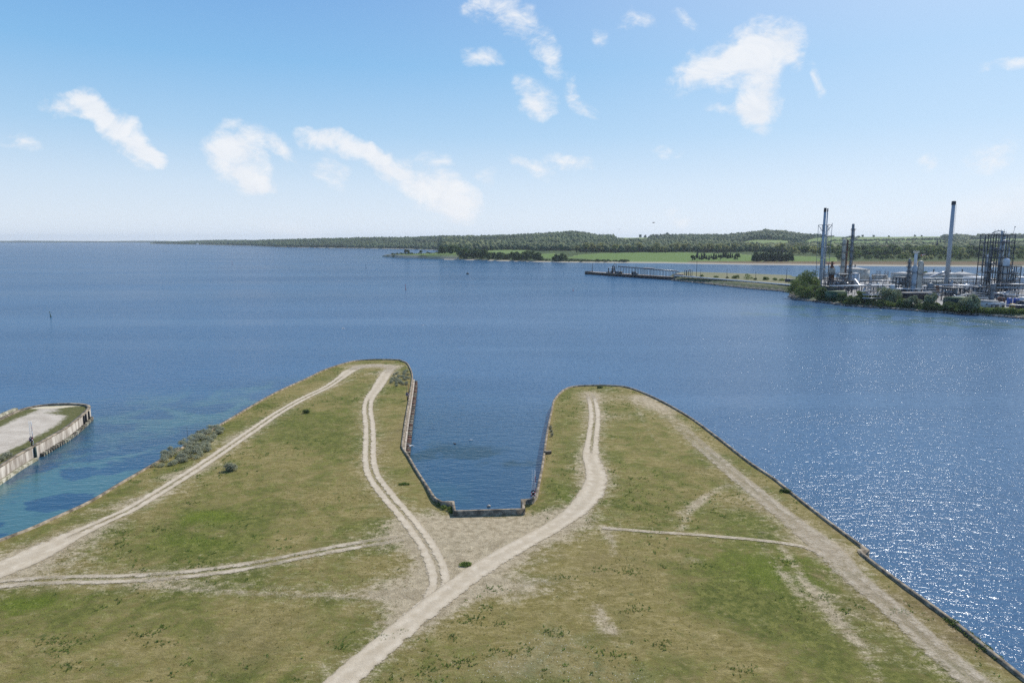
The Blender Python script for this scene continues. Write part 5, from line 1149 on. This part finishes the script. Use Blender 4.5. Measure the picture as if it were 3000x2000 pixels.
# ------------------------------------------------------------------ shore trees and bushes of the works
def shore_tree(px, D, h, r, label, mkey='leaf', kind='round', n=1500, leaf=.42, seed=0, nm='tree', cat='tree', z=None, wide=1.0):
    P = gp(px, D, 2.0 if z is None else z); e = tree_proto(nm, 500+seed, h, r, 13, n, leaf, M[mkey], kind, trunk=kind == 'round'); e.location = P
    e.rotation_euler = (0, 0, seed*1.3); return tag(e, label, cat)
ST = [(2338,500,11,7.5,'broad dark willow at the very tip of the works shore','leaf','bush'),(2349,520,15,6,'tall bushy tree rising behind the tip of the works shore','leaf','bush'),(2365,523,17.5,6.5,'tallest green tree left of the twin stacks','leaf','bush'),(2368,492,10,6.5,'rounded dark bush between the shore tip and the first ragged tree','leafdark','bush'),(2382,515,13,5,'green tree close to the foot of the twin stacks','leaf','bush'),
 (2356,488,8,6,'low wide willow at the waterline near the shore tip','leaf','bush'),(2404,478,8.5,3.8,'ragged tree in front of the dark green shed','leaf','bush'),(2420,476,3.2,5,'low bramble patch below the mossy roofed shed','leafdark','bush'),(2436,470,3.0,5,'low bramble strip at the waterline under the green shed','leafdark','bush'),(2467,457,7.0,4.0,'dark bush at the right end of the mossy roofed shed','leafdark','bush'),
 (2502,448,6.0,5,'dark spreading bush below the silver elbowed pipe','leafdark','bush'),(2526,450,9,4.2,'upright dark tree below the silver elbowed pipe','leaf','bush'),(2546,444,6.5,5,'dark round bush right of the upright dark tree','leafdark','bush'),(2588,444,10.5,5.5,'tall silvery willow left of the white drum','silverleaf','bush'),(2617,440,9.5,5,'silvery willow right under the white drum','silverleaf','bush'),
 (2575,436,4.0,5,'low green bush in front of the tall silvery willow','leafdark','bush'),(2602,432,4,5,'low green bush between the two silvery willows','leaf','bush'),(2641,428,6.5,3.6,'rounded green bush before the long dark building','leaf','bush'),(2672,424,7.0,4.0,'grey green bush before the necked pale column','silverleaf','bush'),(2656,424,3.5,4,'low bush in the gap left of the grey green bush','leafdark','bush'),
 (2700,418,4,4.5,'low dark bush right of the grey green bush','leafdark','bush'),(2722,416,8.5,3.8,'pale topped tree by the squat dark boiler','silverleaf','bush'),(2724,412,4.6,4.6,'dark bush under the pale topped tree','leafdark','bush'),(2739,411,5.2,2.8,'small rounded bush right of the pale topped tree','leaf','bush'),(2755,408,3.6,3,'narrow dark bush left of the broad dark thicket','leafdark','bush'),
 (2778,405,5.6,4.6,'broad dark thicket below the tallest smokestack','leafdark','bush'),(2800,402,5.4,4.2,'dark thicket directly left of the big silvery shore tree','leafdark','bush'),(2832,398,9.2,4.2,'big silvery shore tree below the pale drop leg pipe','silverleaf','bush'),(2846,397,8.2,4.0,'silvery tree joined to the big shore tree on its right','silverleaf','bush'),(2822,396,4.5,4,'low dark bush at the foot of the big silvery shore tree','leafdark','bush'),
 (2708,660,11,4.5,'green tree rising between the cream tanks by the inlet','leaf','round'),(2755,690,8.5,4,'small green tree between the two broad cone roofed tanks','leaf','round'),(2857,700,6,3.5,'small tree behind the flat roofed white tank','leaf','round'),(2975,640,8,3.5,'slim tree behind the lower open frame','leaf','round')]
for i, (px_, D, h, r, lb, mk, kd) in enumerate(ST): k = (1.22 if px_ < 2420 else 1.08 if D < 530 else 1.0)*(1.15 if mk == 'silverleaf' else 1.0); shore_tree(px_, D-(6 if D < 485 else 0), h*k, r*k, lb, mk, kd, n=2200 if h > 5 else 1300, leaf=.46, seed=i, nm='tree' if h > 6.6 else 'bush', cat='tree' if h > 6.6 else 'bush', z=.9 if kd == 'bush' else None)
gl = np.random.default_rng(8); lob = []
p0, p1 = gp(2862, 388, 0), gp(3090, 366, 0)
for s in np.linspace(0, 1, 70): c = p0+(p1-p0)*s; lob.append((c[0]+gl.normal(0, .8), c[1]+gl.normal(0, .8)+1.5, 2.3+gl.uniform(0, .6), 2.6, 2.0, gl.uniform(1.5, 2.6)))
V, tint = leaf_cloud(gl, lob, 14000, .36, .3); V[:, 2] = np.maximum(V[:, 2], .6)
tag(npmesh('hedge', V, np.arange(len(V)).reshape(-1, 4), M['leaf'], fattr={'tint': tint}), 'low overgrown green hedge along the shore bank below the blue tanks', 'hedge')

# ------------------------------------------------------------------ jetty
JA, JB = W(1713, 803, 0)[:2], W(1966, 820, 0)[:2]; jd = (JB-JA); JL = np.linalg.norm(jd); jd = jd/JL; jn = np.array([-jd[1], jd[0]]); jn = jn if jn[1] > 0 else -jn
ja = math.atan2(jd[1], jd[0])
def J(s, o, z=2.9): p = JA+jd*s+jn*o; return np.array([p[0], p[1], z])
def jl(px):                                    # metres along the jetty for a sight column
    ss = np.linspace(0, JL*2.4, 400); q = proj(np.array([J(s, 4) for s in ss]))[0]; return float(np.interp(px, q, ss))
jt = thing('jetty', J(0, 0, 0), 'long dark walled oil jetty reaching into the bay', 'jetty', rz=ja)
MB().box((JL/2, 6, 1.05), (JL, 12, 3.3)).build('wall', M['black'], jt)
MB().box((JL/2, 6, 2.8), (JL+.2, 12.2, .2)).build('deck', M['tarmac'], jt)
for k in range(24):
    MB().box((3+k*(JL-6)/23, -.25, 1.0), (.7, .4, 3.0)).build('fender', M['wood'], jt)
MB().box((JL/2, .1, 3.05), (JL, .3, .3)).build('kerb', M['parapet'], jt)
MB().box((1.2, 6, 3.3), (.5, 12, .8)).build('end_wall', M['dsteel'], jt)
t = thing('lamp_post', J(jl(1735), 4), 'thin dark light post near the outer end of the jetty', 'lamp post'); MB().cyl((0, 0, 0), (0, 0, 10), .45, .25, 8).build('pole', M['dsteel'], t); MB().box((0, 0, 10.1), (.7, .7, .5)).build('lantern', M['dsteel'], t)
# loading tower
t = thing('loading_tower', J(jl(1797), 4), 'tall dark loading arm tower on the jetty', 'loading arm'); f = MB(); hT = ztop(float(J(jl(1797), 4)[1]), 770)-2.9
for x in (-2.2, 2.2):
    for y in (-2, 2): f.beam((x, y, 0), (x*.45, y*.45, hT*.72), .6)
for k in range(6):
    z = hT*.72*k/6; s = 1-.55*k/6
    f.beam((-2.2*s, -2*s, z), (2.2*s, -2*s, z+hT*.12), .2); f.beam((2.2*s, -2*s, z), (-2.2*s, -2*s, z), .2); f.beam((-2.2*s, 2*s, z), (2.2*s, 2*s, z+hT*.12), .2)
f.build('lattice', M['dsteel'], t)
a = MB(); a.tube([(-1, 0, hT*.5), (0, 0, hT*.8), (1.8, 0, hT)], .35, 8); a.tube([(1.8, 0, hT), (3.2, -.5, hT*.78), (3, -.5, hT*.45)], .3, 8); a.build('loading_arm', M['steel'], t)
MB().box((0, 0, hT*.45), (4, 3.4, .3)).build('platform', M['steel'], t)
t = thing('gangway_frame', J(jl(1787), 5), 'pale portal frame beside the loading arm tower', 'portal frame'); f = MB()
for x in (-2.5, 2.5):
    for y in (-2, 2): f.box((x, y, 3.2), (.6, .6, 6.4))
f.build('legs', M['dsteel'], t); MB().box((0, 0, 6.5), (7.5, 5, .5)).build('canopy', M['white'], t)
MB().box((0, .5, 1.4), (2.6, 2, 2.6)).build('cabin', M['wtank'], t)
def crate(px, w, d, h, m, label, o=5): p = J(jl(px), o); t = thing('container', p, label, 'container', rz=ja); b = MB(); b.box((0, 0, h/2), (w, d, h)); [b.box((-w/2+.35+k*(w-.7)/7, -d/2-.05, h/2), (.15, .12, h*.9)) for k in range(8)]; b.build('shell', M[m], t); MB().box((0, 0, h+.06), (w+.1, d+.1, .12)).build('lid', M['steel'], t)
crate(1779, 4, 2, 1.8, 'wtank', 'white container left of the loading arm tower'); crate(1808, 6, 2.4, 2.6, 'steel', 'grey box container right of the loading arm tower'); crate(1813, 3, 2.4, 2.4, 'wood', 'brown crate right of the grey box container', 7)
crate(1855, 5, 2.5, 3.2, 'dsteel', 'dark tall container under the jetty pipe bridge'); crate(1862, 5, 2.3, 2.0, 'steel', 'low grey container next to the dark tall one', 4); crate(2297, 8, 3, 4.2, 'dsteel', 'dark hut with a pale roof on the causeway', 12)
# pipe bridge on the jetty
t = thing('pipe_bridge', J(jl(1808), 7), 'raised pipe bridge on thin legs along the jetty', 'pipe bridge', rz=ja); L1 = jl(1980)-jl(1808); n = 19
for k in range(n+1):
    f = MB(); x = L1*k/n; zz = 8.0-2.0*k/n
    for y in (-1.6, 1.6): f.beam((x, y, 0), (x, y, zz), .36)
    f.beam((x, -1.8, zz), (x, 1.8, zz), .4); f.build('portal', M['dsteel'], t)
for y, r_, m_ in ((-1.3, .6, 'steel'), (-.2, .4, 'dsteel'), (.7, .5, 'pipe'), (1.4, .35, 'steel')): MB().tube([(0, y, 8.3), (L1*.5, y, 7.3), (L1, y, 6.3)], r_, 7).build('pipe', M[m_], t, True)
w_ = MB()
for z in (9.3, 8.8): w_.tube([(0, -1.9, z), (L1, -1.9, z-2)], .12, 4)
w_.build('handrail', M['steel'], t)
t = thing('canopy', J(jl(1895), 6), 'pale pink roofed canopy over the jetty pipe bridge', 'canopy', rz=ja); MB().box((0, 0, 8.4), (15, 5, .3)).build('roof', mat('faded_roof', (.55, .42, .36), .7), t)
for x in (-7, 7):
    for y in (-2.2, 2.2): MB().box((x, y, 4.1), (.3, .3, 8.2)).build('leg', M['steel'], t)
t = thing('pump_house', J(jl(1984), 6), 'low pink roofed pump house where the jetty meets the causeway', 'pump house', rz=ja); MB().box((0, 0, 1.6), (9, 5, 3.2)).build('wall', M['steel'], t); MB().box((0, 0, 3.35), (10.5, 6.2, .3)).build('roof', bpy.data.materials['faded_roof'], t)
for k, x in enumerate((2001.5, 2008.5, 2013.5, 2018.5)):
    t = thing('expansion_loop', J(jl(x), 7), ['first', 'second', 'third', 'fourth'][k]+' upright pipe loop counted from the pump house', 'pipe loop', 'upright pipe loops by the pump house'); hL = ztop(float(J(jl(x), 7)[1]), 791)-2.9
    MB().tube([(-.9, 0, 0), (-.9, 0, hL-.6), (-.6, 0, hL), (.6, 0, hL), (.9, 0, hL-.6), (.9, 0, 0)], .34, 8).build('pipe', M['rust' if k == 2 else 'steel'], t, True); MB().box((0, 0, .2), (2.8, 1.4, .4)).build('base', M['wtank'], t)
crate(2025, 5, 3, 2.2, 'wtank', 'white box at the end of the row of pipe loops', 6)
# pipelines down the causeway
cw = [W(x, y, 5.0) for x, y in ((1977, 808), (2030, 812), (2115, 819), (2220, 827.5), (2320, 836), (2370, 840))]
for k in range(4):
    off = np.array([.5*k, 2.5+k*1.5, 0]); P0 = cw[0]+off; t = thing('pipeline', (P0[0], P0[1], 4.2), ['nearest', 'second nearest', 'third nearest', 'farthest'][k]+' of the four pale pipelines laid along the causeway to the jetty', 'pipeline', 'pipelines along the causeway'); q = [p+off-[P0[0], P0[1], 4.2] for p in cw]
    MB().tube(q, .42+.1*(k % 2), 8).build('pipe', M[['pipe', 'silver', 'wtank', 'pipe'][k]], t, True); sm = MB()
    for i in range(len(q)-1):
        for s in np.linspace(0, 1, 6)[:-1]: c = q[i]+(q[i+1]-q[i])*s; sm.box((c[0], c[1], c[2]-.55), (.4, .7, .8))
    sm.build('pipe_supports', M['whitewall'], t)
for px_, D, h in ((2034, None, 30), (2046, None, 9), (2123, None, 11), (2207, None, 9), (2297, None, 14), (1857, None, 9)):
    c = J(jl(px_), 7); t = thing('lamp_post', c, {2034: 'tallest thin mast beside the pipe loops', 2046: 'short thin post on the causeway just past the tallest mast', 2123: 'thin post midway along the causeway', 2207: 'thin post among the causeway bushes', 2297: 'thin post behind the dark causeway hut', 1857: 'thin lamp post above the dark tall jetty container'}[px_], 'mast')
    MB().cyl((0, 0, 0), (0, 0, h), .26, .14, 6).build('pole', M['dsteel'], t); MB().box((.4, 0, h), (1.0, .3, .18)).build('lamp_head', M['steel'], t)
for i, (px_, h, r) in enumerate([(2036,3.2,2.6),(2078,2.6,4),(2110,2.2,2),(2131,4.5,2.6),(2138,5,3.2),(2170,6,5.5),(2192,2.6,2.2),(2208,4.5,2.5),(2213,3.6,3.5),(2238,3.4,3),(2258,3,3.5),(2285,3.4,1.6),(2296,3.0,1.8),(2330,3.2,3),(2345,4.4,3)]):
    c = J(jl(px_), 14 if px_ < 2200 else 20, 4.0); e = tree_proto('bush', 900+i, h, r, 8, 420, .36, M['leaf'], 'bush', False); e.location = c
    tag(e, 'green bush on the causeway '+['beside the tallest mast', 'as a long low strip past the tallest mast', 'as a small tuft past the low strip', 'left of a taller twin bush', 'as the taller of two twins', 'biggest and roundest of all', 'just after the biggest round one', 'upright behind the pipelines', 'low in front of the upright one', 'low and wide on the far bank', 'low and spreading on the far bank', 'small and narrow before the dark hut', 'small and round behind the dark hut', 'low near the works end', 'last before the tall shore trees'][i], 'bush', 'bushes on the causeway')

# ------------------------------------------------------------------ far details
def church():
    D = 1650; P = land_pt(2743, D); t = thing('church_tower', P, 'small red brick church tower with a dark pointed spire rising from the wood', 'church'); h = ztop(D, 722)-P[2]; h2 = ztop(D, 697)-P[2]
    MB().box((0, 0, h/2), (7, 7, h)).build('tower', M['brick'], t); MB().lathe([(4.6, h), (2.2, h+5), (2.6, h+5.4), (1.3, h+8), (.1, h2)], n=8).build('spire', M['slate'], t)
    MB().box((-13, 2, h*.3), (18, 9, h*.6)).build('nave', M['brick'], t); MB().add([(-22, -3, h*.6), (-4, -3, h*.6), (-4, 7, h*.6), (-22, 7, h*.6), (-22, 2, h*.95), (-4, 2, h*.95)], [[0, 1, 5, 4], [2, 3, 4, 5], [1, 2, 5], [3, 0, 4]]).build('roof', M['roofred'], t)
church()
def house(px, py, D, w, wall, roof, label, land=True, h=5.0):
    P = land_pt(px, D); t = thing('house', P, label, 'house'); P2 = P
    MB().box((0, 0, h/2), (w, 9, h)).build('wall', wall, t)
    MB().add([(-w/2-.5, -5, h), (w/2+.5, -5, h), (w/2+.5, 5, h), (-w/2-.5, 5, h), (-w/2-.5, 0, h+4), (w/2+.5, 0, h+4)], [[0, 1, 5, 4], [2, 3, 4, 5], [1, 2, 5], [3, 0, 4], [3, 2, 1, 0]]).build('roof', roof, t)
    return t
o = house(2600, 0, 1760, 30, M['wtank'], M['roofred'], 'long red roofed farmhouse glimpsed above the wood left of the church', h=14)
house(578, 0, H*2000/(716.6-703)+25, 26, M['white'], M['wtank'], 'tiny white building on the distant left shore', h=6)
house(2042, 0, 3900, 24, M['white'], M['roofred'], 'tiny pale house on the crest of the wooded hill', h=10)
for k, x in enumerate((1744.6, 1756, 1767.6)):
    D = 7200; zt_ = ztop(D, 683)-5; X = (x-1500)/2000*(D*CP-(zt_-H)*SP); zb_ = 30; t = thing('wind_turbine', (X, D, zb_), ['leftmost', 'middle', 'rightmost'][k]+' of the three faint wind turbines on the skyline', 'wind turbine', 'wind turbines on the skyline'); h = zt_-zb_
    MB().cyl((0, 0, -20), (0, 0, h), 2.0, 1.2, 8).build('tower', M['stack'], t); b = MB(); a0 = .4+k*.7
    for q in range(3): a = a0+q*2.094; b.beam((0, -1.5, h), (11*math.cos(a), -1.5, h+11*math.sin(a)), .9)
    b.build('rotor', M['stack'], t); MB().box((0, 0, h), (2.2, 5, 2.2)).build('nacelle', M['stack'], t)
# ------------------------------------------------------------------ marks and birds on the water
def spar(px, py, h, m, label, tilt=.05):
    P = W(px, py, 0); t = thing('spar_buoy', P, label, 'buoy'); t.rotation_euler = (tilt*.3, -tilt, 0)
    MB().cyl((0, 0, -.5), (0, 0, h), .26, .1, 8).build('spar', M[m], t); MB().cyl((0, 0, -.2), (0, 0, .4), .45, .4, 10).build('float', M[m], t); MB().box((0, 0, h+.15), (.3, .3, .4)).build('topmark', M[m], t)
spar(149, 928, 2.7, 'green', 'slim green spar buoy leaning alone in the open water', .12)
spar(680, 775, 6.5, 'red', 'thin dark red spar buoy in mid bay closest to the wooded shore', .0)
spar(1072, 784, 6.5, 'dsteel', 'thin dark spar buoy in mid bay off the headland', 0)
spar(1189, 849, 4.6, 'red', 'dark red spar buoy between the pier tip and the headland', .08)
spar(1679, 852, 1.4, 'red', 'tiny red spar buoy off the outer end of the jetty', 0)
P = W(1370, 803, 0); t = thing('mooring_buoy', P, 'squat dark mooring buoy floating alone in mid bay', 'buoy'); MB().lathe([(1.5, -.3), (2.1, .2), (2.0, .9), (.9, 1.1)], n=16).build('hull', M['dsteel'], t); MB().lathe([(.8, 1.1), (.7, 1.8), (.15, 2.0)], n=12).build('cap', M['wood'], t)
def gull(name, loc, s, label, body, wing, flying=True, rz=0.0):
    t = thing(name, loc, label, 'bird', rz=rz); t.scale = (s, s, s)
    b = MB(); b.lathe([(.02, -.30), (.055, -.2), (.085, -.02), (.07, .12), (.035, .2), (.05, .25), (.045, .30), (.012, .36)], n=10)
    vv = np.array(b.v); b.v = [tuple(p) for p in np.column_stack([vv[:, 2], vv[:, 0], vv[:, 1]+.03])]; b.build('body', body, t, True)
    w = MB()
    for sg in (-1, 1):
        if flying: P_ = [(.10, sg*.06, .05), (-.10, sg*.06, .05), (.13, sg*.32, .16), (-.08, sg*.32, .15), (-.02, sg*.66, .10), (-.12, sg*.62, .10)]
        else: P_ = [(.10, sg*.07, .06), (-.12, sg*.07, .08), (.05, sg*.085, .09), (-.25, sg*.05, .07), (-.1, sg*.03, .10), (-.34, sg*.02, .06)]
        n = len(w.v); w.add([p for p in P_]+[(p[0], p[1], p[2]-.015) for p in P_], [[0, 2, 3, 1], [2, 4, 5, 3], [6, 7, 9, 8], [8, 9, 11, 10], [0, 6, 8, 2], [2, 8, 10, 4], [1, 3, 9, 7], [3, 5, 11, 9], [4, 10, 11, 5]])
    w.build('wings', wing, t); MB().cyl((.34, 0, .03), (.42, 0, .015), .015, .004, 5).build('beak', M['yellow'], t)
gull('gull', at(1005, 963, 255), 2.2, 'white gull flying over the open water left of the pier tip', M['feather'], M['feathergrey'], rz=.6)
gull('gull', at(1203, 1306, 128), 1.5, 'white gull gliding low beside the piled dock wall', M['feather'], M['feathergrey'], rz=1.0)
gull('gull', W(1378.6, 1289, .0), 1.4, 'white gull floating in the middle of the dock', M['feather'], M['feathergrey'], False, .4)
gull('duck', W(1332, 1299.6, .0), 1.4, 'brown duck floating in the dock left of the white gull', M['featherbrown'], M['featherbrown'], False, 2.4)
gull('gull', at(1240, 953, 270), 1.6, 'yellowish gull skimming the water ahead of the pier tip', M['feather'], M['featherbrown'], rz=1.5)
gull('gull', W(2479, 928, .0), 2.2, 'white gull floating off the works shore, farther out', M['feather'], M['feathergrey'], False)
gull('gull', W(2581, 908, .0), 2.0, 'white gull floating close under the works shore', M['feather'], M['feathergrey'], False)
gull('bird', at(1914.6, 652.8, 300), 1.9, 'higher dark bird flying in the pale sky over the hills', M['featherbrown'], M['featherbrown'], rz=.3)
gull('bird', at(1815, 672, 330), 1.5, 'lower dark bird flying in the pale sky over the hills', M['featherbrown'], M['featherbrown'], rz=1.2)

# ------------------------------------------------------------------ rescue stations
def rescue(base, h, label, ladder=True, rz=0.0, z=None):
    t = thing('rescue_station', base, label, 'rescue station', rz=rz)
    MB().box((0, 0, 1.05), (.14, .14, 2.1)).build('post', M['black'], t)
    MB().box((0, -.03, 1.55), (.62, .06, .9)).build('backboard', M['dgreen'], t)
    bu = thing('x', (0, 0, 0), None, None); bpy.data.objects.remove(bu)
    q = MB(); q.ring((0, -.16, 1.5), .30, .085, 20, 8, 'y'); b = q.build('lifebuoy', M['white'], t, True)
    rb = MB()
    for k in range(4):
        a = .785+k*1.571; pts = [(.30*math.cos(a+d), -.16, 1.5+.30*math.sin(a+d)) for d in (-.33, -.11, .11, .33)]; rb.tube(pts, .096, 8)
    rb.build('lifebuoy_bands', M['red'], b)
    mb = MB()
    for s in (-.2, .2): mb.cyl((s+.02, .1, .3), (s+.02, .1, h), .035, .035, 6)
    if ladder:
        for z_ in np.arange(.6, h-.1, .33): mb.cyl((-.18, .1, z_), (.22, .1, z_), .022, .022, 5)
    mb.build('ladder', M['white' if ladder else 'wood'], t)
    for k in range(5): MB().cyl((.33, .05, .4+k*(h-.5)/5), (.33, .05, .4+(k+.96)*(h-.5)/5), .032, .032, 6).build('boat_hook', M['red' if k % 2 else 'white'] if ladder else M['red'], t)
    return t
def onground(px, py): p = W(px, py, 2.1); p[2] = float(ground_z(p[None, :2])[0]); return p
rescue(onground(1562, 1468), 5.3, 'rescue post with a tall ladder and red white lifebuoy at the dock corner', True)
rescue(onground(1193.5, 1174), 4.3, 'rescue post with lifebuoy beside the piled dock wall of the left pier', False)
p = W(93, 1310, 2.55); rescue(p-np.array([.3, -.5, .1]), 5.2, 'rescue post with a tall thin ladder and lifebuoy on the gravel spit', True)
t = thing('mooring_block', onground(1605, 1331), 'low dark timber mooring block beside the right dock wall', 'mooring block', rz=.25); MB().box((0, 0, .22), (1.3, .55, .44)).build('beam', M['wood'], t); MB().box((0, 0, .48), (1.36, .6, .1)).build('cap', M['parapet'], t)
t = thing('marker_post', onground(1757, 1130), 'thin pale marker post at the rounded tip of the right pier', 'post'); MB().cyl((0, 0, 0), (0, 0, 2.2), .05, .04, 6).build('pole', M['white'], t); MB().box((0, 0, 2.2), (.25, .06, .3)).build('plate', M['wtank'], t)
t = thing('marker_post', onground(550, 1287), 'thin pole sticking up behind the grey buckthorn thicket', 'post'); MB().cyl((0, 0, 0), (0, 0, 2.2), .03, .03, 6).build('pole', M['dsteel'], t); MB().box((0, 0, 2.2), (.12, .08, .14)).build('cap', M['dsteel'], t)
t = thing('float_ring', W(1432, 1483, .0), 'pale yellow drum floating against the dock head wall', 'float'); MB().lathe([(.2, -.1), (.3, .05), (.28, .2), (.1, .3)], n=14).build('shell', M['beige'], t)

# ------------------------------------------------------------------ shrubs on the piers
def bush(lobpts, h, n, leaf, m, label, name, cat, seed, zfun=None):
    g = np.random.default_rng(seed); P = np.array(lobpts); z = ground_z(P[:, :2]) if zfun is None else zfun(P); L = []
    for p, zz in zip(P, z): hh = h*g.uniform(.65, 1.15); L.append((p[0], p[1], zz+hh*.42, p[2], p[2], hh*.55))
    V, tint = leaf_cloud(g, L, n, leaf, .35); zz = zfun(V) if zfun is not None else ground_z(V[:, :2]); V[:, 2] = np.maximum(V[:, 2], zz-.02)
    e = thing(name, (0, 0, 0), label, cat); npmesh('foliage', V, np.arange(len(V)).reshape(-1, 4), m, e, fattr={'tint': tint})
    for p, q in list(zip(P, z))[:40]:
        st = MB()
        for k in range(3): a = g.uniform(0, 6.28); st.beam((p[0], p[1], q-.1), (p[0]+math.cos(a)*p[2]*.6, p[1]+math.sin(a)*p[2]*.6, q+h*.7), .05)
        st.build('stem', M['bark'], e)
    return e
g = np.random.default_rng(55)
def scatter(poly_px, n, r, z=2.3):
    P = np.array([W(x, y, z)[:2] for x, y in poly_px]); lo, hi = P.min(0), P.max(0); out = []
    while len(out) < n:
        q = g.uniform(lo, hi)
        if inside(q[None], P)[0]: out.append((q[0], q[1], r*g.uniform(.7, 1.25)))
    return out
bush(scatter([(442,1370),(480,1330),(540,1292),(600,1257),(652,1240),(655,1262),(632,1290),(615,1318),(575,1345),(530,1362)], 110, .7), .9, 20000, .10, M['buckthorn'], 'long grey green buckthorn thicket along the left pier wall', 'buckthorn_thicket', 'thicket', 3)
bush(scatter([(1142,1110),(1160,1094),(1196,1086),(1202,1105),(1192,1128),(1160,1134),(1148,1130)], 44, .6), .75, 7000, .10, M['buckthorn'], 'grey green buckthorn patch at the tip of the left pier', 'buckthorn_thicket', 'thicket', 4)
c = W(675, 1378, 2.3); bush([(c[0]+a*.55, c[1]+b*.5, .75) for a, b in ((-1, 0), (0, 0), (1, .1), (.4, .7), (-.5, .6))], 1.5, 1500, .10, M['buckthorn'], 'single round grey bush on the grass of the left pier', 'bush', 'bush', 5)
c = W(897, 1210, 2.3); bush([(c[0]+a*.4, c[1]+b*.4, .5) for a, b in ((-1, 0), (0, .2), (1, 0))], 1.0, 500, .10, M['leafdark'], 'small dark green tuft high on the left pier beside its track', 'bush', 'bush', 6)
c = W(1363, 1655, 2.3); bush([(c[0]+a*.4, c[1]+b*.3, .42) for a, b in ((-1, 0), (0, .2), (1, .1), (.2, -.6))], .38, 700, .085, M['weedleaf'], 'dark green bush on the bare sand between the two joining tracks', 'bush', 'bush', 7)
c = W(1184, 1418, 2.3); bush([(c[0]+a*.5, c[1]+b*.5, .45) for a, b in ((-1, 0), (0, .2), (1, .1))], .28, 500, .09, M['weedleaf'], 'low green clump beside the sloping left dock wall', 'bush', 'bush', 8)
c = W(1758, 1136, 2.3); bush([(c[0]+a*.5, c[1]+b*.4, .5) for a, b in ((-.8, 0), (.6, .2))], .6, 400, .09, M['leafdark'], 'small green tuft at the rounded tip of the right pier', 'bush', 'bush', 9)
c = W(1612, 1265, 2.3); bush([(c[0]+.2, c[1]+b, .4) for b in (-3, 0, 2.5)], .8, 420, .09, M['buckthorn'], 'sparse grey twigs growing against the right dock wall', 'bush', 'bush', 10)
c = W(2309, 1441, 2.3); bush([(c[0]+a*.6-.4, c[1]+b*.5, .5) for a, b in ((-.8, .4), (0, 0), (.6, -.5))], .6, 500, .09, M['leafdark'], 'small green shrub hugging the seaward parapet halfway along', 'bush', 'bush', 11)
bush([(W(x, y, 2.3)[0], W(x, y, 2.3)[1], .55) for x, y in ((2780,1815),(2795,1828),(2815,1842),(2838,1858),(2855,1872),(2875,1888),(2892,1902),(2920,1925))], .45, 1800, .08, M['leaf'], 'straggling green weeds along the foot of the seaward parapet', 'weed_strip', 'weeds', 12)
bush([(W(x, y, 2.2)[0], W(x, y, 2.2)[1], .5) for x, y in ((1288,1474),(1300,1482),(1316,1486),(1322,1492),(1280,1466))], .55, 900, .09, M['leaf'], 'tall grass and nettles at the left corner of the dock head', 'weed_strip', 'weeds', 13)
bush([(W(x, y, 2.45)[0], W(x, y, 2.45)[1], .7) for x, y in ((-30,1366),(-10,1355),(5,1348),(18,1340),(26,1336))], .9, 1500, .11, M['buckthorn'], 'grey green bush against the coping of the gravel spit', 'bush', 'bush', 14, zfun=lambda P: np.full(len(P), 2.4))
print('objects', len(bpy.data.objects))
